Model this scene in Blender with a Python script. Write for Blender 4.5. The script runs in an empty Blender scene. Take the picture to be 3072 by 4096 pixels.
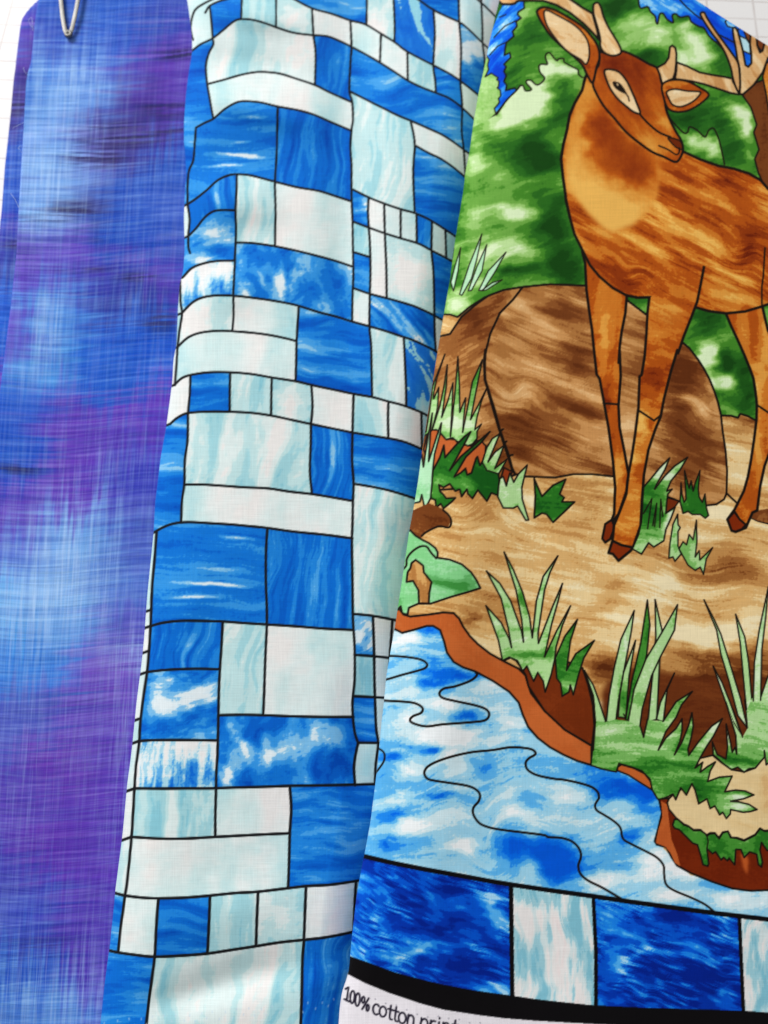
import bpy, math
import numpy as np

# ---------------------------------------------------------------- camera, world, lights, exposure
scene = bpy.context.scene
col = scene.collection
FPX = 3076.0                      # focal length in print units (a frame is 3072 x 4096 of them)
TILT = math.radians(18)
DIST = 0.30
Z0 = 0.030
CAM = np.array([0.0, -DIST * math.sin(TILT), Z0 + DIST * math.cos(TILT)])
cam_d = bpy.data.cameras.new('camera')
cam_d.sensor_fit = 'VERTICAL'; cam_d.sensor_height = 24.0; cam_d.sensor_width = 18.0
cam_d.lens = 24.0 * FPX / 4096.0
cam_d.clip_start = 0.01; cam_d.clip_end = 20
cam_d.dof.use_dof = True; cam_d.dof.focus_distance = 0.268; cam_d.dof.aperture_fstop = 8.5
cam = bpy.data.objects.new('camera', cam_d); col.objects.link(cam)
cam.location = CAM; cam.rotation_euler = (TILT, 0, 0)
scene.camera = cam

world = bpy.data.worlds.new('World'); scene.world = world; world.use_nodes = True
bg = world.node_tree.nodes['Background']
bg.inputs['Color'].default_value = (0.98, 0.99, 1.0, 1); bg.inputs['Strength'].default_value = 0.43

def area_light(name, loc, target, size, power, color):
    d = bpy.data.lights.new(name, 'AREA'); d.shape = 'RECTANGLE'; d.size, d.size_y = size; d.energy = power; d.color = color
    o = bpy.data.objects.new(name, d); col.objects.link(o); o.location = loc
    v = np.array(target, float) - np.array(loc, float)
    from mathutils import Vector
    o.rotation_euler = Vector(v).to_track_quat('-Z', 'Y').to_euler()
    return o
area_light('window_light', (-1.15, 1.5, 1.22), (0.0, 0.0, 0.0), (1.0, 0.75), 49.0, (1.0, 0.995, 0.985))

scene.view_settings.view_transform = 'Standard'; scene.view_settings.look = 'None'
scene.view_settings.exposure = 0.0; scene.view_settings.gamma = 1.0

# ---------------------------------------------------------------- print painter (numpy only)
def srgb2lin(c):
    c = np.clip(np.asarray(c, float), 0, 1)
    return np.where(c <= 0.04045, c / 12.92, ((c + 0.055) / 1.055) ** 2.4)

_TAB = np.random.RandomState(7).rand(256, 256).astype(np.float32)

def vnoise(x, y, seed=0):
    x = x + seed * 37.17; y = y + seed * 91.7
    xi = np.floor(x); yi = np.floor(y)
    fx = x - xi; fy = y - yi
    fx = fx * fx * fx * (fx * (fx * 6 - 15) + 10); fy = fy * fy * fy * (fy * (fy * 6 - 15) + 10)
    xi = xi.astype(np.int64) & 255; yi = yi.astype(np.int64) & 255
    x1 = (xi + 1) & 255; y1 = (yi + 1) & 255
    a = _TAB[yi, xi]; b = _TAB[yi, x1]; c = _TAB[y1, xi]; d = _TAB[y1, x1]
    return (a + (b - a) * fx) * (1 - fy) + (c + (d - c) * fx) * fy

def fbm(x, y, seed=0, octv=4, gain=0.5):
    s = 0; amp = 1.0; tot = 0
    for k in range(octv):
        s = s + amp * vnoise(x, y, seed + 3.1 * k); tot += amp
        amp *= gain; x, y = (x * 0.83 - y * 0.56) * 2.03, (x * 0.56 + y * 0.83) * 2.03
    return s / tot            # about 0.5 +- 0.2

def streaks(u, v, seed=0, octv=3):
    s = 0; amp = 1.0; tot = 0
    for k in range(octv):
        s = s + amp * vnoise(u, v + 0.35 * u, seed + 3.7 * k); tot += amp
        amp *= .6; u = u * 1.5; v = v * 2.3
    return s / tot

def ramp(t, stops):
    p = [s[0] for s in stops]
    c = np.array([s[1] for s in stops], float) / 255.0
    return np.stack([np.interp(t, p, c[:, k]) for k in range(3)], -1)

def blobs(x, y, L, ox=0, oy=0):
    s = np.zeros_like(x)
    for b in L:
        bx, by, r, a = b[:4]
        ry = b[4] if len(b) > 4 else r
        ang = math.radians(b[5]) if len(b) > 5 else 0
        k = min(1.0, min(r, ry) / 28.0)
        dx = x + ox * k - bx; dy = y + oy * k - by
        if ang:
            dx, dy = dx * math.cos(ang) + dy * math.sin(ang), -dx * math.sin(ang) + dy * math.cos(ang)
        q = (dx / r) ** 2 + (dy / ry) ** 2
        s += a * np.exp(-q)
    return s

def brush(x, y, stops, base=0.45, amp=1.1, lx=200, ly=50, ang=0, warp=35, seed=0, bl=(), fine=0.10, post=5, curve=0, scr=.3, swirl=()):
    """a hand-painted dye wash: marbled patches drawn out along the brush, stepped tones with a dry-brush grain at their edges"""
    a = math.radians(ang)
    wx = (fbm(x / 240, y / 240, seed + 11, 3) - 0.5) * 2.6 * warp
    wy = (fbm(x / 240, y / 240, seed + 23, 3) - 0.5) * 2.6 * warp
    X = x + wx; Y = y + wy + curve * np.sin(x / 160.0 + seed)
    for sx, sy, R, k in swirl:
        dx = X - sx; dy = Y - sy; th = k * np.exp(-(dx * dx + dy * dy) / (R * R)); ct, st = np.cos(th), np.sin(th)
        X = sx + dx * ct - dy * st; Y = sy + dx * st + dy * ct
    u = X * math.cos(a) + Y * math.sin(a); v = -X * math.sin(a) + Y * math.cos(a)
    n1 = fbm(u / lx, v / (ly * 1.5), seed, 3, .5)
    n2 = streaks(u / (lx * .9), v / (ly * .6), seed + 41)
    n3 = streaks(u / (lx * .45), v / (ly * .2 + 2.0), seed + 57)
    gate = np.clip((fbm(u / (lx * .7), v / (ly * 2.2), seed + 71, 2) - .42) * 6, 0, 1)
    t = base + amp * (1.0 * (n1 - .5) + .34 * (n2 - .5) + scr * gate * (n3 - .5))
    if len(bl):
        bx = (fbm(x / 60, y / 38, seed + 31, 3) - .5) * 2; by = (fbm(x / 60, y / 38, seed + 37, 3) - .5) * 2
        t = t + blobs(x, y, bl, wx * .4 + 30 * bx, wy * .4 + 22 * by)
    g = vnoise(x / 5.5, y / 4.5, seed + 5) + vnoise(x / 9, y / 9, seed + 9) - 1.0
    t = t + fine * (.7 * g + .7 * (streaks(u / 70, v / 8, seed + 5, 2) - .5))
    if post:
        q = t * post; f = q - np.floor(q)
        t = .2 * t + .8 * (np.floor(q) + np.clip((f - 0.5) * 3.6 + 0.5, 0, 1)) / post
    return ramp(t, stops)

class Canvas:
    """dye colours at the vertices of a cloth grid; a cloth point is addressed by its print coordinate (a, b)"""
    def __init__(self, sil, right, top, bottom, nx, ny, wrap, pre, dens=None):
        self.pre = pre
        v = np.linspace(0, 1, nx)
        t = np.linspace(0, 1, ny)
        if dens: t = dens(t)
        tp = top(v) if callable(top) else np.full(nx, float(top))
        self.B = tp[None, :] + t[:, None] * (bottom - tp)[None, :]
        s0 = sil(self.B) - wrap
        rt = right(self.B) if callable(right) else right
        self.A = s0 + v[None, :] * (rt - s0)
        self.U = self.A - sil(self.B)
        self.col = np.zeros(self.A.shape + (3,), np.float32)
        self.nx, self.ny = nx, ny
        self.rmin = self.B.min(1); self.rmax = self.B.max(1)
    def window(self, x0, y0, x1, y1):
        r0 = int(np.searchsorted(self.rmax, y0)); r1 = int(np.searchsorted(self.rmin, y1, 'right'))
        if r1 <= r0: return None
        rows = [r0, (r0 + r1) // 2, r1 - 1]
        c0 = min(np.searchsorted(self.A[r], x0 - 60) for r in rows) - 1; c1 = max(np.searchsorted(self.A[r], x1 + 60, 'right') for r in rows) + 1
        c0 = max(0, c0); c1 = min(self.nx, c1)
        if c1 <= c0: return None
        return slice(r0, r1), slice(c0, c1)
    def mask(self, P, ss=1):
        P = np.asarray(P, float)
        w = self.window(P[:, 0].min() - 4, P[:, 1].min() - 4, P[:, 0].max() + 4, P[:, 1].max() + 4)
        if w is None: return None, None
        x = self.A[w]; y = self.B[w]
        tot = np.zeros(x.shape, np.float32)
        offs = [(0, 0)] if ss == 1 else [(-.8, -.8), (.8, -.8), (-.8, .8), (.8, .8)]
        Q = np.roll(P, -1, 0)
        for ox, oy in offs:
            ins = np.zeros(x.shape, bool)
            xx = x + ox; yy = y + oy
            for (x0, y0), (x1, y1) in zip(P, Q):
                if y0 == y1: continue
                c = (y0 > yy) != (y1 > yy)
                ins ^= c & (xx < (x1 - x0) * (yy - y0) / (y1 - y0) + x0)
            tot += ins
        return w, tot / len(offs)
    def poly(self, P, tex, line=0, lc=(22, 16, 12), smooth=False, soft=0, closed=True, ss=None):
        P = crom(P, True) if smooth else np.asarray(P, float)
        w, m = self.mask(P, ss or (1 if line else 4))
        if w is None: return
        if soft:
            k = max(1, int(round(soft / 3.4)))
            for _ in range(3):
                for ax in (0, 1):
                    c = np.cumsum(np.pad(m, [(k + 1, k) if i == ax else (0, 0) for i in (0, 1)], mode='edge'), axis=ax)
                    n = 2 * k + 1
                    m = (c[n:, :] - c[:-n, :]) / n if ax == 0 else (c[:, n:] - c[:, :-n]) / n
        sel = m > 0.003
        if sel.any():
            x = self.A[w][sel]; y = self.B[w][sel]
            c = tex(x, y) if callable(tex) else np.broadcast_to(np.array(tex, float) / 255, x.shape + (3,))
            cur = self.col[w]
            mm = m[sel][:, None]
            cur[sel] = cur[sel] * (1 - mm) + c * mm
            self.col[w] = cur
        if line:
            self.line(np.vstack([P, P[:1]]) if closed else P, line, lc)
    def dist(self, P, rad):
        """yield windows and distances to every segment of a polyline"""
        P = np.asarray(P, float)
        for (x0, y0), (x1, y1) in zip(P[:-1], P[1:]):
            w = self.window(min(x0, x1) - rad, min(y0, y1) - rad, max(x0, x1) + rad, max(y0, y1) + rad)
            if w is None: continue
            x = self.A[w]; y = self.B[w]
            dx, dy = x1 - x0, y1 - y0; L = dx * dx + dy * dy + 1e-9
            t = np.clip(((x - x0) * dx + (y - y0) * dy) / L, 0, 1)
            yield w, np.hypot(x - x0 - t * dx, y - y0 - t * dy), t
    def cover(self, P, width, taper=False):
        cov = np.zeros(self.A.shape, np.float32)
        n = len(P) - 1
        for k, (w, d, t) in enumerate(self.dist(P, width + 4)):
            ww = width / 2
            cov[w] = np.maximum(cov[w], np.clip(0.5 + (ww - d) / 3.2, 0, 1))
        return cov
    def line(self, P, width, lc=(22, 16, 12), smooth=False, alpha=1.0):
        P = crom(P, False) if smooth else np.asarray(P, float)
        c = np.array(lc, float) / 255
        w0 = self.window(P[:, 0].min() - 20, P[:, 1].min() - 20, P[:, 0].max() + 20, P[:, 1].max() + 20)
        if w0 is None: return
        cov = np.zeros(self.A.shape, np.float32) if not hasattr(self, '_buf') else self._buf
        self._buf = cov
        cov[w0] = 0
        for w, d, t in self.dist(P, width + 4):
            cov[w] = np.maximum(cov[w], np.clip(0.5 + (width / 2 - d) / 3.2, 0, 1))
        m = (cov[w0] * alpha)[..., None]
        self.col[w0] = self.col[w0] * (1 - m) + c * m
        cov[:] = 0

def crom(P, closed, n=5):
    P = np.asarray(P, float)
    if len(P) < 3: return P
    Q = np.vstack([P[-1:], P, P[:2]]) if closed else np.vstack([2 * P[:1] - P[1:2], P, 2 * P[-1:] - P[-2:-1]])
    out = []
    for k in range(1, len(Q) - 2):
        p0, p1, p2, p3 = Q[k - 1:k + 3]
        for i in range(n):
            t = i / n
            out.append(0.5 * (2 * p1 + (p2 - p0) * t + (2 * p0 - 5 * p1 + 4 * p2 - p3) * t * t + (3 * p1 - p0 - 3 * p2 + p3) * t ** 3))
    if not closed: out.append(P[-1])
    return np.array(out)

def frame(x0, y0, s):
    def f(*v):
        v = np.array(v, float).reshape(-1, 2)
        return v * s + np.array([x0, y0])
    return f
B2 = frame(600, 0, .8439); B3 = frame(600, 1000, .8439); B4 = frame(500, 2000, .8439); B5 = frame(300, 3000, .8439)
D1 = frame(1800, 0, .7667); D2 = frame(1800, 700, .7667); D3 = frame(1600, 1400, .8873); D4 = frame(1500, 2100, .5425)
D5 = frame(2200, 2100, .5256); D6 = frame(1400, 2900, .5425); D7 = frame(2200, 2900, .5406)
E1 = frame(1900, 0, .3617); E2 = frame(2472, 0, .3617); E3 = frame(1640, 1400, .3617); E4 = frame(2400, 1600, .4051)
E5 = frame(2560, 1100, .3086); E6 = frame(1340, 3750, .4822); E7 = frame(2600, 2800, .3164)
PX = frame(0, 0, 1)
def J(*a): return np.vstack(a)

def interp_curve(P):
    P = np.asarray(P, float)
    P = P[np.argsort(P[:, 1])]
    def f(b):
        return np.interp(b, P[:, 1], P[:, 0])
    # smooth a little
    bb = np.arange(-600, 4800, 10.0)
    v = np.interp(bb, P[:, 1], P[:, 0])
    lo = bb < P[0, 1]; v[lo] = P[0, 0] + (bb[lo] - P[0, 1]) * (P[1, 0] - P[0, 0]) / (P[1, 1] - P[0, 1])
    hi = bb > P[-1, 1]; v[hi] = P[-1, 0] + (bb[hi] - P[-1, 1]) * (P[-1, 0] - P[-2, 0]) / (P[-1, 1] - P[-2, 1])
    k = np.hanning(9); k /= k.sum()
    v2 = np.convolve(np.pad(v, 4, mode='edge'), k, 'valid')
    return lambda b: np.interp(b, bb, v2)

SIL_VIOLET = interp_curve(PX(400, -160, 230, -60, 150, 0, 110, 40, 83, 80, 74, 154, 59, 278, 43, 432, 31, 555, 18, 679, 6, 833, -2, 900, -40, 1400, -90, 2100, -160, 3200, -230, 4300))
EDGE_FLAP = interp_curve(PX(300, -160, 175, -40, 154, 0, 142, 62, 133, 154, 123, 259, 111, 284, 104, 339, 99, 432, 92, 555, 86, 648, 79, 771, 71, 895, 65, 1024, 40, 1250, 0, 1560, -70, 2200, -130, 3200, -180, 4300))
SIL_TILE = interp_curve(PX(735, -150, 748, 0, 760, 80, 768, 160, 769, 205, 755, 280, 742, 380, 736, 480, 735, 560, 741, 640, 744, 680, 740, 760, 735, 850, 738, 1000, 731, 1093, 718, 1127, 714, 1194, 710, 1278, 705, 1380, 693, 1439, 689, 1523, 676, 1624, 663, 1717, 642, 1827, 630, 1928, 620, 2010, 614, 2127, 601, 2253, 589, 2380, 576, 2549, 563, 2675, 546, 2802, 538, 2886, 525, 3010, 507, 3143, 490, 3338, 460, 3565, 439, 3776, 418, 3928, 401, 4096, 380, 4300))
SIL_DEER = interp_curve(PX(2040, -200, 1998, 0, 1984, 54, 1961, 153, 1946, 230, 1915, 368, 1896, 475, 1877, 613, 1861, 690, 1852, 770, 1831, 892, 1811, 1022, 1800, 1114, 1775, 1257, 1751, 1400, 1733, 1515, 1711, 1657, 1689, 1799, 1671, 1932, 1653, 2039, 1636, 2128, 1619, 2250, 1595, 2404, 1581, 2501, 1565, 2588, 1546, 2697, 1533, 2832, 1524, 2905, 1511, 3052, 1500, 3144, 1481, 3291, 1460, 3405, 1446, 3470, 1427, 3578, 1408, 3741, 1400, 3822, 1396, 3878, 1388, 3911, 1367, 3970, 1358, 4038, 1354, 4096, 1345, 4250))

# ---------------------------------------------------------------- mosaic of blue and white panes
TL = []          # (points)
def tl(f, *v): TL.append(f(*v))
tl(B2, 200,240, 240,210, 297,182, 350,140, 400,100, 440,90, 500,97, 560,115, 600,130, 680,155, 775,167, 840,172, 900,195, 955,222, 1030,262, 1090,297, 1150,335, 1222,382, 1290,415, 1355,440, 1420,465, 1480,495, 1540,530)
tl(B2, 262,60, 283,28, 330,5, 380,-8)
tl(B2, 300,-5, 250,20, 212,50, 194,110, 196,160, 205,190)
tl(B2, 690,0, 770,40, 860,65, 950,97, 1020,115, 1095,160, 1160,200, 1220,245, 1345,310, 1470,375, 1560,415)
tl(B2, 283,28, 292,110, 297,182); tl(B2, 435,0, 432,88); tl(B2, 598,0, 597,130)
tl(B2, 768,42, 775,167, 785,250, 782,400)
tl(B2, 950,97, 955,222, 950,300, 945,430, 958,480, 962,560, 955,620, 950,700, 955,780, 955,860, 956,950, 960,1050, 962,1185, 964,1300, 960,1400, 958,1520)
tl(B2, 1028,0, 1026,115); tl(B2, 1095,160, 1090,297); tl(B2, 1155,0, 1160,120, 1158,200); tl(B2, 1220,245, 1222,382)
tl(B2, 1343,45, 1350,160, 1343,310, 1352,380, 1355,440)
tl(B2, 1463,0, 1466,105, 1475,230, 1472,375, 1478,440, 1482,500, 1480,600, 1490,680, 1497,760, 1502,810)
tl(B2, 1572,0, 1578,100, 1580,180, 1590,240, 1592,300, 1595,420)
tl(B2, 1275,0, 1340,45, 1400,75, 1466,105, 1520,140, 1580,178, 1640,205); tl(B2, 1570,0, 1640,40)
tl(B2, 275,398, 350,378, 430,355, 500,342, 560,342, 620,350, 690,372, 782,403, 850,437, 958,485)
tl(B2, 297,182, 300,210, 280,250, 265,310, 270,390, 280,450, 292,520, 300,560)
tl(B2, 218,605, 260,582, 300,563, 350,520, 400,490, 440,480, 520,485, 605,505, 700,522, 780,545, 860,580, 955,620)
tl(B2, 945,432, 1020,470, 1100,510, 1170,545, 1235,572, 1300,600, 1390,640, 1485,682, 1540,702)
tl(B2, 1235,572, 1250,640, 1255,700, 1248,800, 1250,900, 1255,1010); tl(B2, 1257,690, 1330,730, 1400,760, 1502,808)
tl(B2, 605,505, 603,620, 600,740, 592,860, 595,1000, 592,1167)
tl(B2, 218,605, 212,680, 205,760, 186,805, 180,850, 178,900, 178,968)
tl(B2, 175,970, 220,940, 270,900, 320,855, 370,832, 412,826, 480,832, 595,862, 700,888, 800,905, 880,930, 956,955)
tl(B2, 412,826, 408,950, 405,1000, 408,1100, 404,1185, 402,1245, 398,1325, 395,1400, 396,1485, 390,1568)
tl(B2, 178,968, 188,1040, 182,1110, 182,1170, 190,1200)
tl(B2, 182,1120, 220,1080, 260,1030, 300,1002, 350,995, 405,998)
tl(B2, 405,1150, 480,1152, 590,1167, 700,1190, 800,1215, 880,1237, 963,1265)
tl(B2, 955,895, 1035,935, 1110,965, 1190,992, 1255,1010, 1340,1047, 1400,1072, 1450,1090)
tl(B2, 962,1050, 1035,1078, 1110,1105, 1190,1130, 1265,1152, 1335,1182, 1410,1203, 1440,1210)
tl(B2, 1037,935, 1033,1000, 1037,1080, 1042,1150, 1045,1285, 1042,1395, 1040,1545, 1048,1635, 1050,1745, 1053,1882)
tl(B2, 1110,965, 1113,1100, 1120,1265, 1122,1413); tl(B2, 1188,992, 1188,1130); tl(B2, 1263,1013, 1265,1152)
tl(B2, 1337,1047, 1335,1180, 1345,1285, 1350,1480, 1352,1565, 1358,1645); tl(B2, 1402,1072, 1407,1202)
tl(B3, 965,10, 1045,35); tl(B3, 962,180, 1042,208, 1120,228, 1200,250, 1280,275, 1350,295)
tl(B3, 155,130, 200,85, 260,62, 320,52, 400,50)
tl(B3, 150,300, 200,250, 250,225, 320,215, 395,217, 450,222, 550,235, 640,250, 705,265, 800,295, 880,315, 960,340, 1040,362, 1120,385, 1200,412, 1280,435, 1360,458)
tl(B3, 142,140, 145,250, 152,300, 140,380, 130,460)
tl(B3, 130,460, 180,415, 240,392, 320,383, 390,385, 480,392, 560,402, 640,418, 695,432)
tl(B3, 705,265, 700,350, 695,430, 693,530, 690,622); tl(B3, 1203,412, 1208,520, 1213,630, 1215,738)
tl(B3, 130,460, 127,520, 118,640)
tl(B3, 115,640, 150,608, 195,592, 280,580, 380,580, 480,588, 580,605, 690,622, 765,640, 870,662, 965,682, 1053,697, 1130,718, 1215,738, 1290,755, 1320,765)
tl(B3, 192,596, 188,690, 180,773); tl(B3, 380,580, 378,680, 378,766); tl(B3, 577,605, 575,700, 574,783); tl(B3, 765,640, 770,740, 763,825)
tl(B3, 965,682, 962,780, 960,865, 958,1000, 965,1100, 962,1190, 960,1290, 957,1390, 960,1590, 962,1750, 970,1885, 970,2035, 960,2135, 962,2215, 970,2285, 985,2335)
tl(B3, 1130,718, 1128,800, 1130,893); tl(B3, 1288,755, 1290,850, 1292,925)
tl(B3, 95,825, 130,795, 180,773, 280,766, 380,767, 480,772, 575,785, 670,805, 763,825, 860,845, 960,865, 1050,880, 1130,893, 1210,905, 1292,925)
tl(B3, 180,773, 178,900, 165,1000, 163,1110, 152,1185, 147,1290)
tl(B3, 763,825, 762,920, 758,1050, 768,1157)
tl(B3, 163,1112, 250,1112, 350,1118, 450,1125, 560,1130, 660,1145, 768,1157, 860,1172, 962,1190); tl(B3, 965,1108, 1050,1122, 1150,1142, 1250,1160)
tl(B4, 135,155, 180,130, 230,112, 300,105, 400,110, 500,116, 600,125, 670,132, 800,150, 950,165, 1078,182)
tl(B4, 150,148, 140,280, 128,420, 122,580, 115,700, 105,810, 85,950, 72,1060, 68,1140, 58,1220, 50,1285, 38,1485, 31,1595, 18,1735, 8,1825, 0,1875, -9,1945, -22,2035, -32,2142)
tl(B4, 675,132, 668,250, 668,400, 672,500, 672,600, 665,750, 660,900, 655,1020)
tl(B4, 95,530, 125,520); tl(B4, 80,727, 112,715); tl(B4, 40,1047, 74,1035)
tl(B4, 122,597, 180,582, 260,573, 360,573, 465,576, 560,583, 670,590, 800,598, 950,610, 1082,616)
tl(B4, 463,576, 458,680, 450,800, 445,900, 442,1050, 438,1213, 433,1285, 431,1385, 428,1505, 428,1595)
tl(B4, 105,815, 200,805, 330,800, 450,802); tl(B4, 68,1142, 150,1138, 300,1138, 440,1140)
tl(B4, 445,1020, 550,1018, 655,1020, 780,1025, 930,1028, 1082,1028)
tl(B4, 1082,540, 1175,548, 1280,560); tl(B4, 1088,735, 1180,738, 1260,742); tl(B4, 1085,930, 1185,932); tl(B4, 1105,1150, 1200,1150)
tl(B4, 1175,548, 1180,700, 1182,850, 1185,950, 1190,1080, 1200,1150, 1192,1220, 1187,1265, 1185,1350); tl(B4, 1268,560, 1262,650, 1255,750, 1255,850)
tl(B4, 1105,1150, 1094,1200, 1085,1265, 1090,1352)
tl(B5, 283,182, 400,183, 520,182, 640,182, 750,178, 880,175, 1020,170, 1150,168, 1300,165, 1430,163)
tl(B5, 268,412, 400,420, 520,420, 665,412, 800,405, 900,400, 1018,395)
tl(B5, 1018,170, 1025,280, 1018,395, 1015,520, 1010,655)
tl(B5, 190,678, 237,690, 320,700, 400,703, 520,700, 640,690, 760,678, 865,672, 1010,655, 1100,645, 1200,640, 1340,628)
tl(B5, 395,705, 385,840, 378,978, 365,1080, 350,1190, 338,1299); tl(B5, 640,692, 635,820, 628,965); tl(B5, 868,672, 862,800, 858,930)
tl(B5, 1095,648, 1090,770, 1085,900, 1078,1000, 1075,1150, 1070,1299); tl(B5, 1330,632, 1325,720, 1318,876)
tl(B5, 160,950, 205,960, 290,972, 378,980, 500,975, 628,965, 740,948, 858,930, 970,912, 1085,900, 1200,888, 1320,875)

SEEDS = []
def sd(f, kind, *v):
    for p in f(*v): SEEDS.append((kind, p[0], p[1]))
sd(B2, 'W', 240,120, 860,110, 1020,170, 1150,270, 1510,440, 600,430, 1370,670, 770,1050, 1070,1020, 1150,1040, 1225,1070, 1370,1120, 1080,1160, 1510,50, 1620,110)
sd(B2, 'P', 1090,90, 1400,180, 520,270, 1285,340, 1610,12)
sd(B2, 'A', 510,60, 1000,1120, 1430,1130)
sd(B2, 'K', 680,90, 1220,1200)
sd(B2, 'Q', 1100,720, 500,990)
sd(B2, 'B', 350,90, 850,30, 1370,30, 1410,400, 1200,430, 1510,620, 1380,880, 1400,1215, 1560,620, 230,420)
sd(B2, 'S', 420,680)
sd(B2, 'V', 860,310, 780,720, 300,920, 1300,1080)
sd(B2, 'C', 300,1100, 990,980, 1520,270)
sd(B2, 'Z', 1250,150)
sd(B3, 'W', 140,280, 1080,120, 550,320, 400,500, 860,750, 1200,820, 150,700, 500,1180, 115,560)
sd(B3, 'M', 280,140); sd(B3, 'F', 600,130); sd(B3, 'B', 1000,90, 1390,150, 860,480, 280,670, 120,1000, 1120,1000)
sd(B3, 'P', 1000,270, 1130,550, 1040,780, 450,950, 280,310)
sd(B3, 'K', 1240,130, 670,710); sd(B3, 'D', 1200,330); sd(B3, 'Z', 1290,600); sd(B3, 'A', 480,670, 1310,830); sd(B3, 'Q', 1100,1200); sd(B3, 'V', 860,1000)
sd(B4, 'B', 200,60, 1130,1040); sd(B4, 'W', 650,60, 110,400, 100,620, 85,850, 860,800, 1225,650, 1215,850, 1140,1190, 1225,1100); sd(B4, 'S', 400,350); sd(B4, 'V', 870,370, 280,690)
sd(B4, 'Q', 1200,300, 560,800); sd(B4, 'C', 250,960, 1130,630); sd(B4, 'M', 250,1180); sd(B4, 'F', 760,1120); sd(B4, 'A', 1130,830)
sd(B5, 'P', 240,500, 700,1130, 480,300); sd(B5, 'W', 640,550, 300,820, 1200,760, 840,290, 40,-100); sd(B5, 'B', 1200,400, 200,780, 510,830, 250,1130); sd(B5, 'A', 750,810, 1345,760); sd(B5, 'K', 980,790); sd(B5, 'V', 1190,1090)

BLUE = [(0, (4, 80, 184)), (.35, (14, 112, 210)), (.55, (44, 142, 224)), (.72, (92, 174, 236)), (.88, (170, 216, 240)), (1.02, (236, 246, 250))]
PALE = [(0, (146, 206, 220)), (.35, (182, 225, 230)), (.6, (216, 239, 238)), (.8, (236, 245, 243)), (1.0, (246, 243, 240))]
def cellbl(cx, cy, r, a): return [(cx, cy, r, a)]
def pane(kind, x, y, k):
    cx, cy = x.mean(), y.mean(); rx = max(20, x.std() * 1.7); ry = max(20, y.std() * 1.7)
    if kind == 'W': return brush(x, y, PALE, .74, .9, 130, 260, 8, 30, k, post=0, fine=.05)
    if kind == 'P': return brush(x, y, PALE, .56, 1.3, 60, 260, 6, 45, k, post=4, fine=.06)
    if kind == 'A': return brush(x, y, PALE, .33, .8, 30, 240, 4, 20, k, post=4, fine=.08)
    if kind == 'Q': return brush(x, y, PALE, .46, 1.25, 38, 330, 6, 40, k, post=4, fine=.08)
    if kind == 'K': return brush(x, y, PALE, .26, .7, 70, 70, 0, 40, k, [(cx, cy, rx * .95, .62, ry * .95)], post=4)
    if kind == 'B': return brush(x, y, BLUE, .43, .95, 230, 30, 4, 26, k, post=6, fine=.07, curve=8)
    if kind == 'S': return brush(x, y, BLUE, .42, .6, 330, 26, 3, 22, k, [(cx - rx * .1, cy + ry * .2, rx * .55, .50, 7, 3), (cx - rx * .25, cy + ry * .48, rx * .45, .55, 7, -2), (cx + rx * .35, cy + ry * .26, rx * .4, .5, 7, 5), (cx + rx * .5, cy - ry * .75, rx * .3, .42, 8, 4), (cx + .1 * rx, cy - .1 * ry, rx * .3, .3, 7, 0)], post=5, curve=8)
    if kind == 'V': return brush(x, y, BLUE, .34, .8, 24, 300, 6, 38, k, [(cx, cy - ry * .2, rx * .22, .22, ry * .5)], post=6, fine=.06)
    if kind == 'C': return brush(x, y, BLUE, .58, 1.35, 120, 60, -8, 40, k, [(cx - rx * .45, cy - ry * .0, rx * .5, .28, ry * .3), (cx + rx * .5, cy - ry * .5, rx * .5, .28, ry * .3)], post=5)
    if kind == 'Z': return brush(x, y, [(0, (20, 105, 210)), (.48, (40, 130, 220)), (.56, (150, 214, 232)), (1, (190, 230, 236))], .52, 1.5, 45, 150, -18, 50, k, post=5)
    if kind == 'D': return brush(x, y, BLUE, .46, 1.3, 34, 130, -40, 25, k, post=5)
    if kind == 'F': return brush(x, y, BLUE, .52, 1.0, 70, 80, -10, 45, k, [(cx - rx * .25, cy + ry * .1, rx * .09, .50, ry * .5, 4), (cx - rx * .6, cy - ry * .1, rx * .10, .40, ry * .5, -30), (cx - rx * .85, cy + ry * .62, rx * .08, .5, ry * .25), (cx + rx * .05, cy - ry * .1, rx * .2, .28, ry * .3), (cx + rx * .42, cy + ry * .4, rx * .2, -.35, ry * .4), (cx + rx * .8, cy + ry * .15, rx * .1, -.3, ry * .25), (cx - rx * .5, cy - ry * .7, rx * .2, -.3, ry * .3)], post=5)
    if kind == 'M': return brush(x, y, [(0, (18, 108, 212)), (.3, (60, 150, 226)), (.55, (160, 214, 236)), (.75, (226, 240, 244)), (1, (244, 243, 242))], .58, 1.2, 24, 90, 4, 16, k, [(cx - rx * .6, cy - ry * .2, rx * .6, .28, ry * 1.0), (cx + rx * .35, cy + ry * .45, rx * .6, -.40, ry * .55), (cx - rx * .3, cy + ry * .9, rx * .8, -.25, ry * .3), (cx + rx * .4, cy - ry * .8, rx * .6, .4, ry * .4)], post=5, fine=.14)
    return brush(x, y, PALE, .8, .75, 130, 260, 8, 30, k, post=0)

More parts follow.
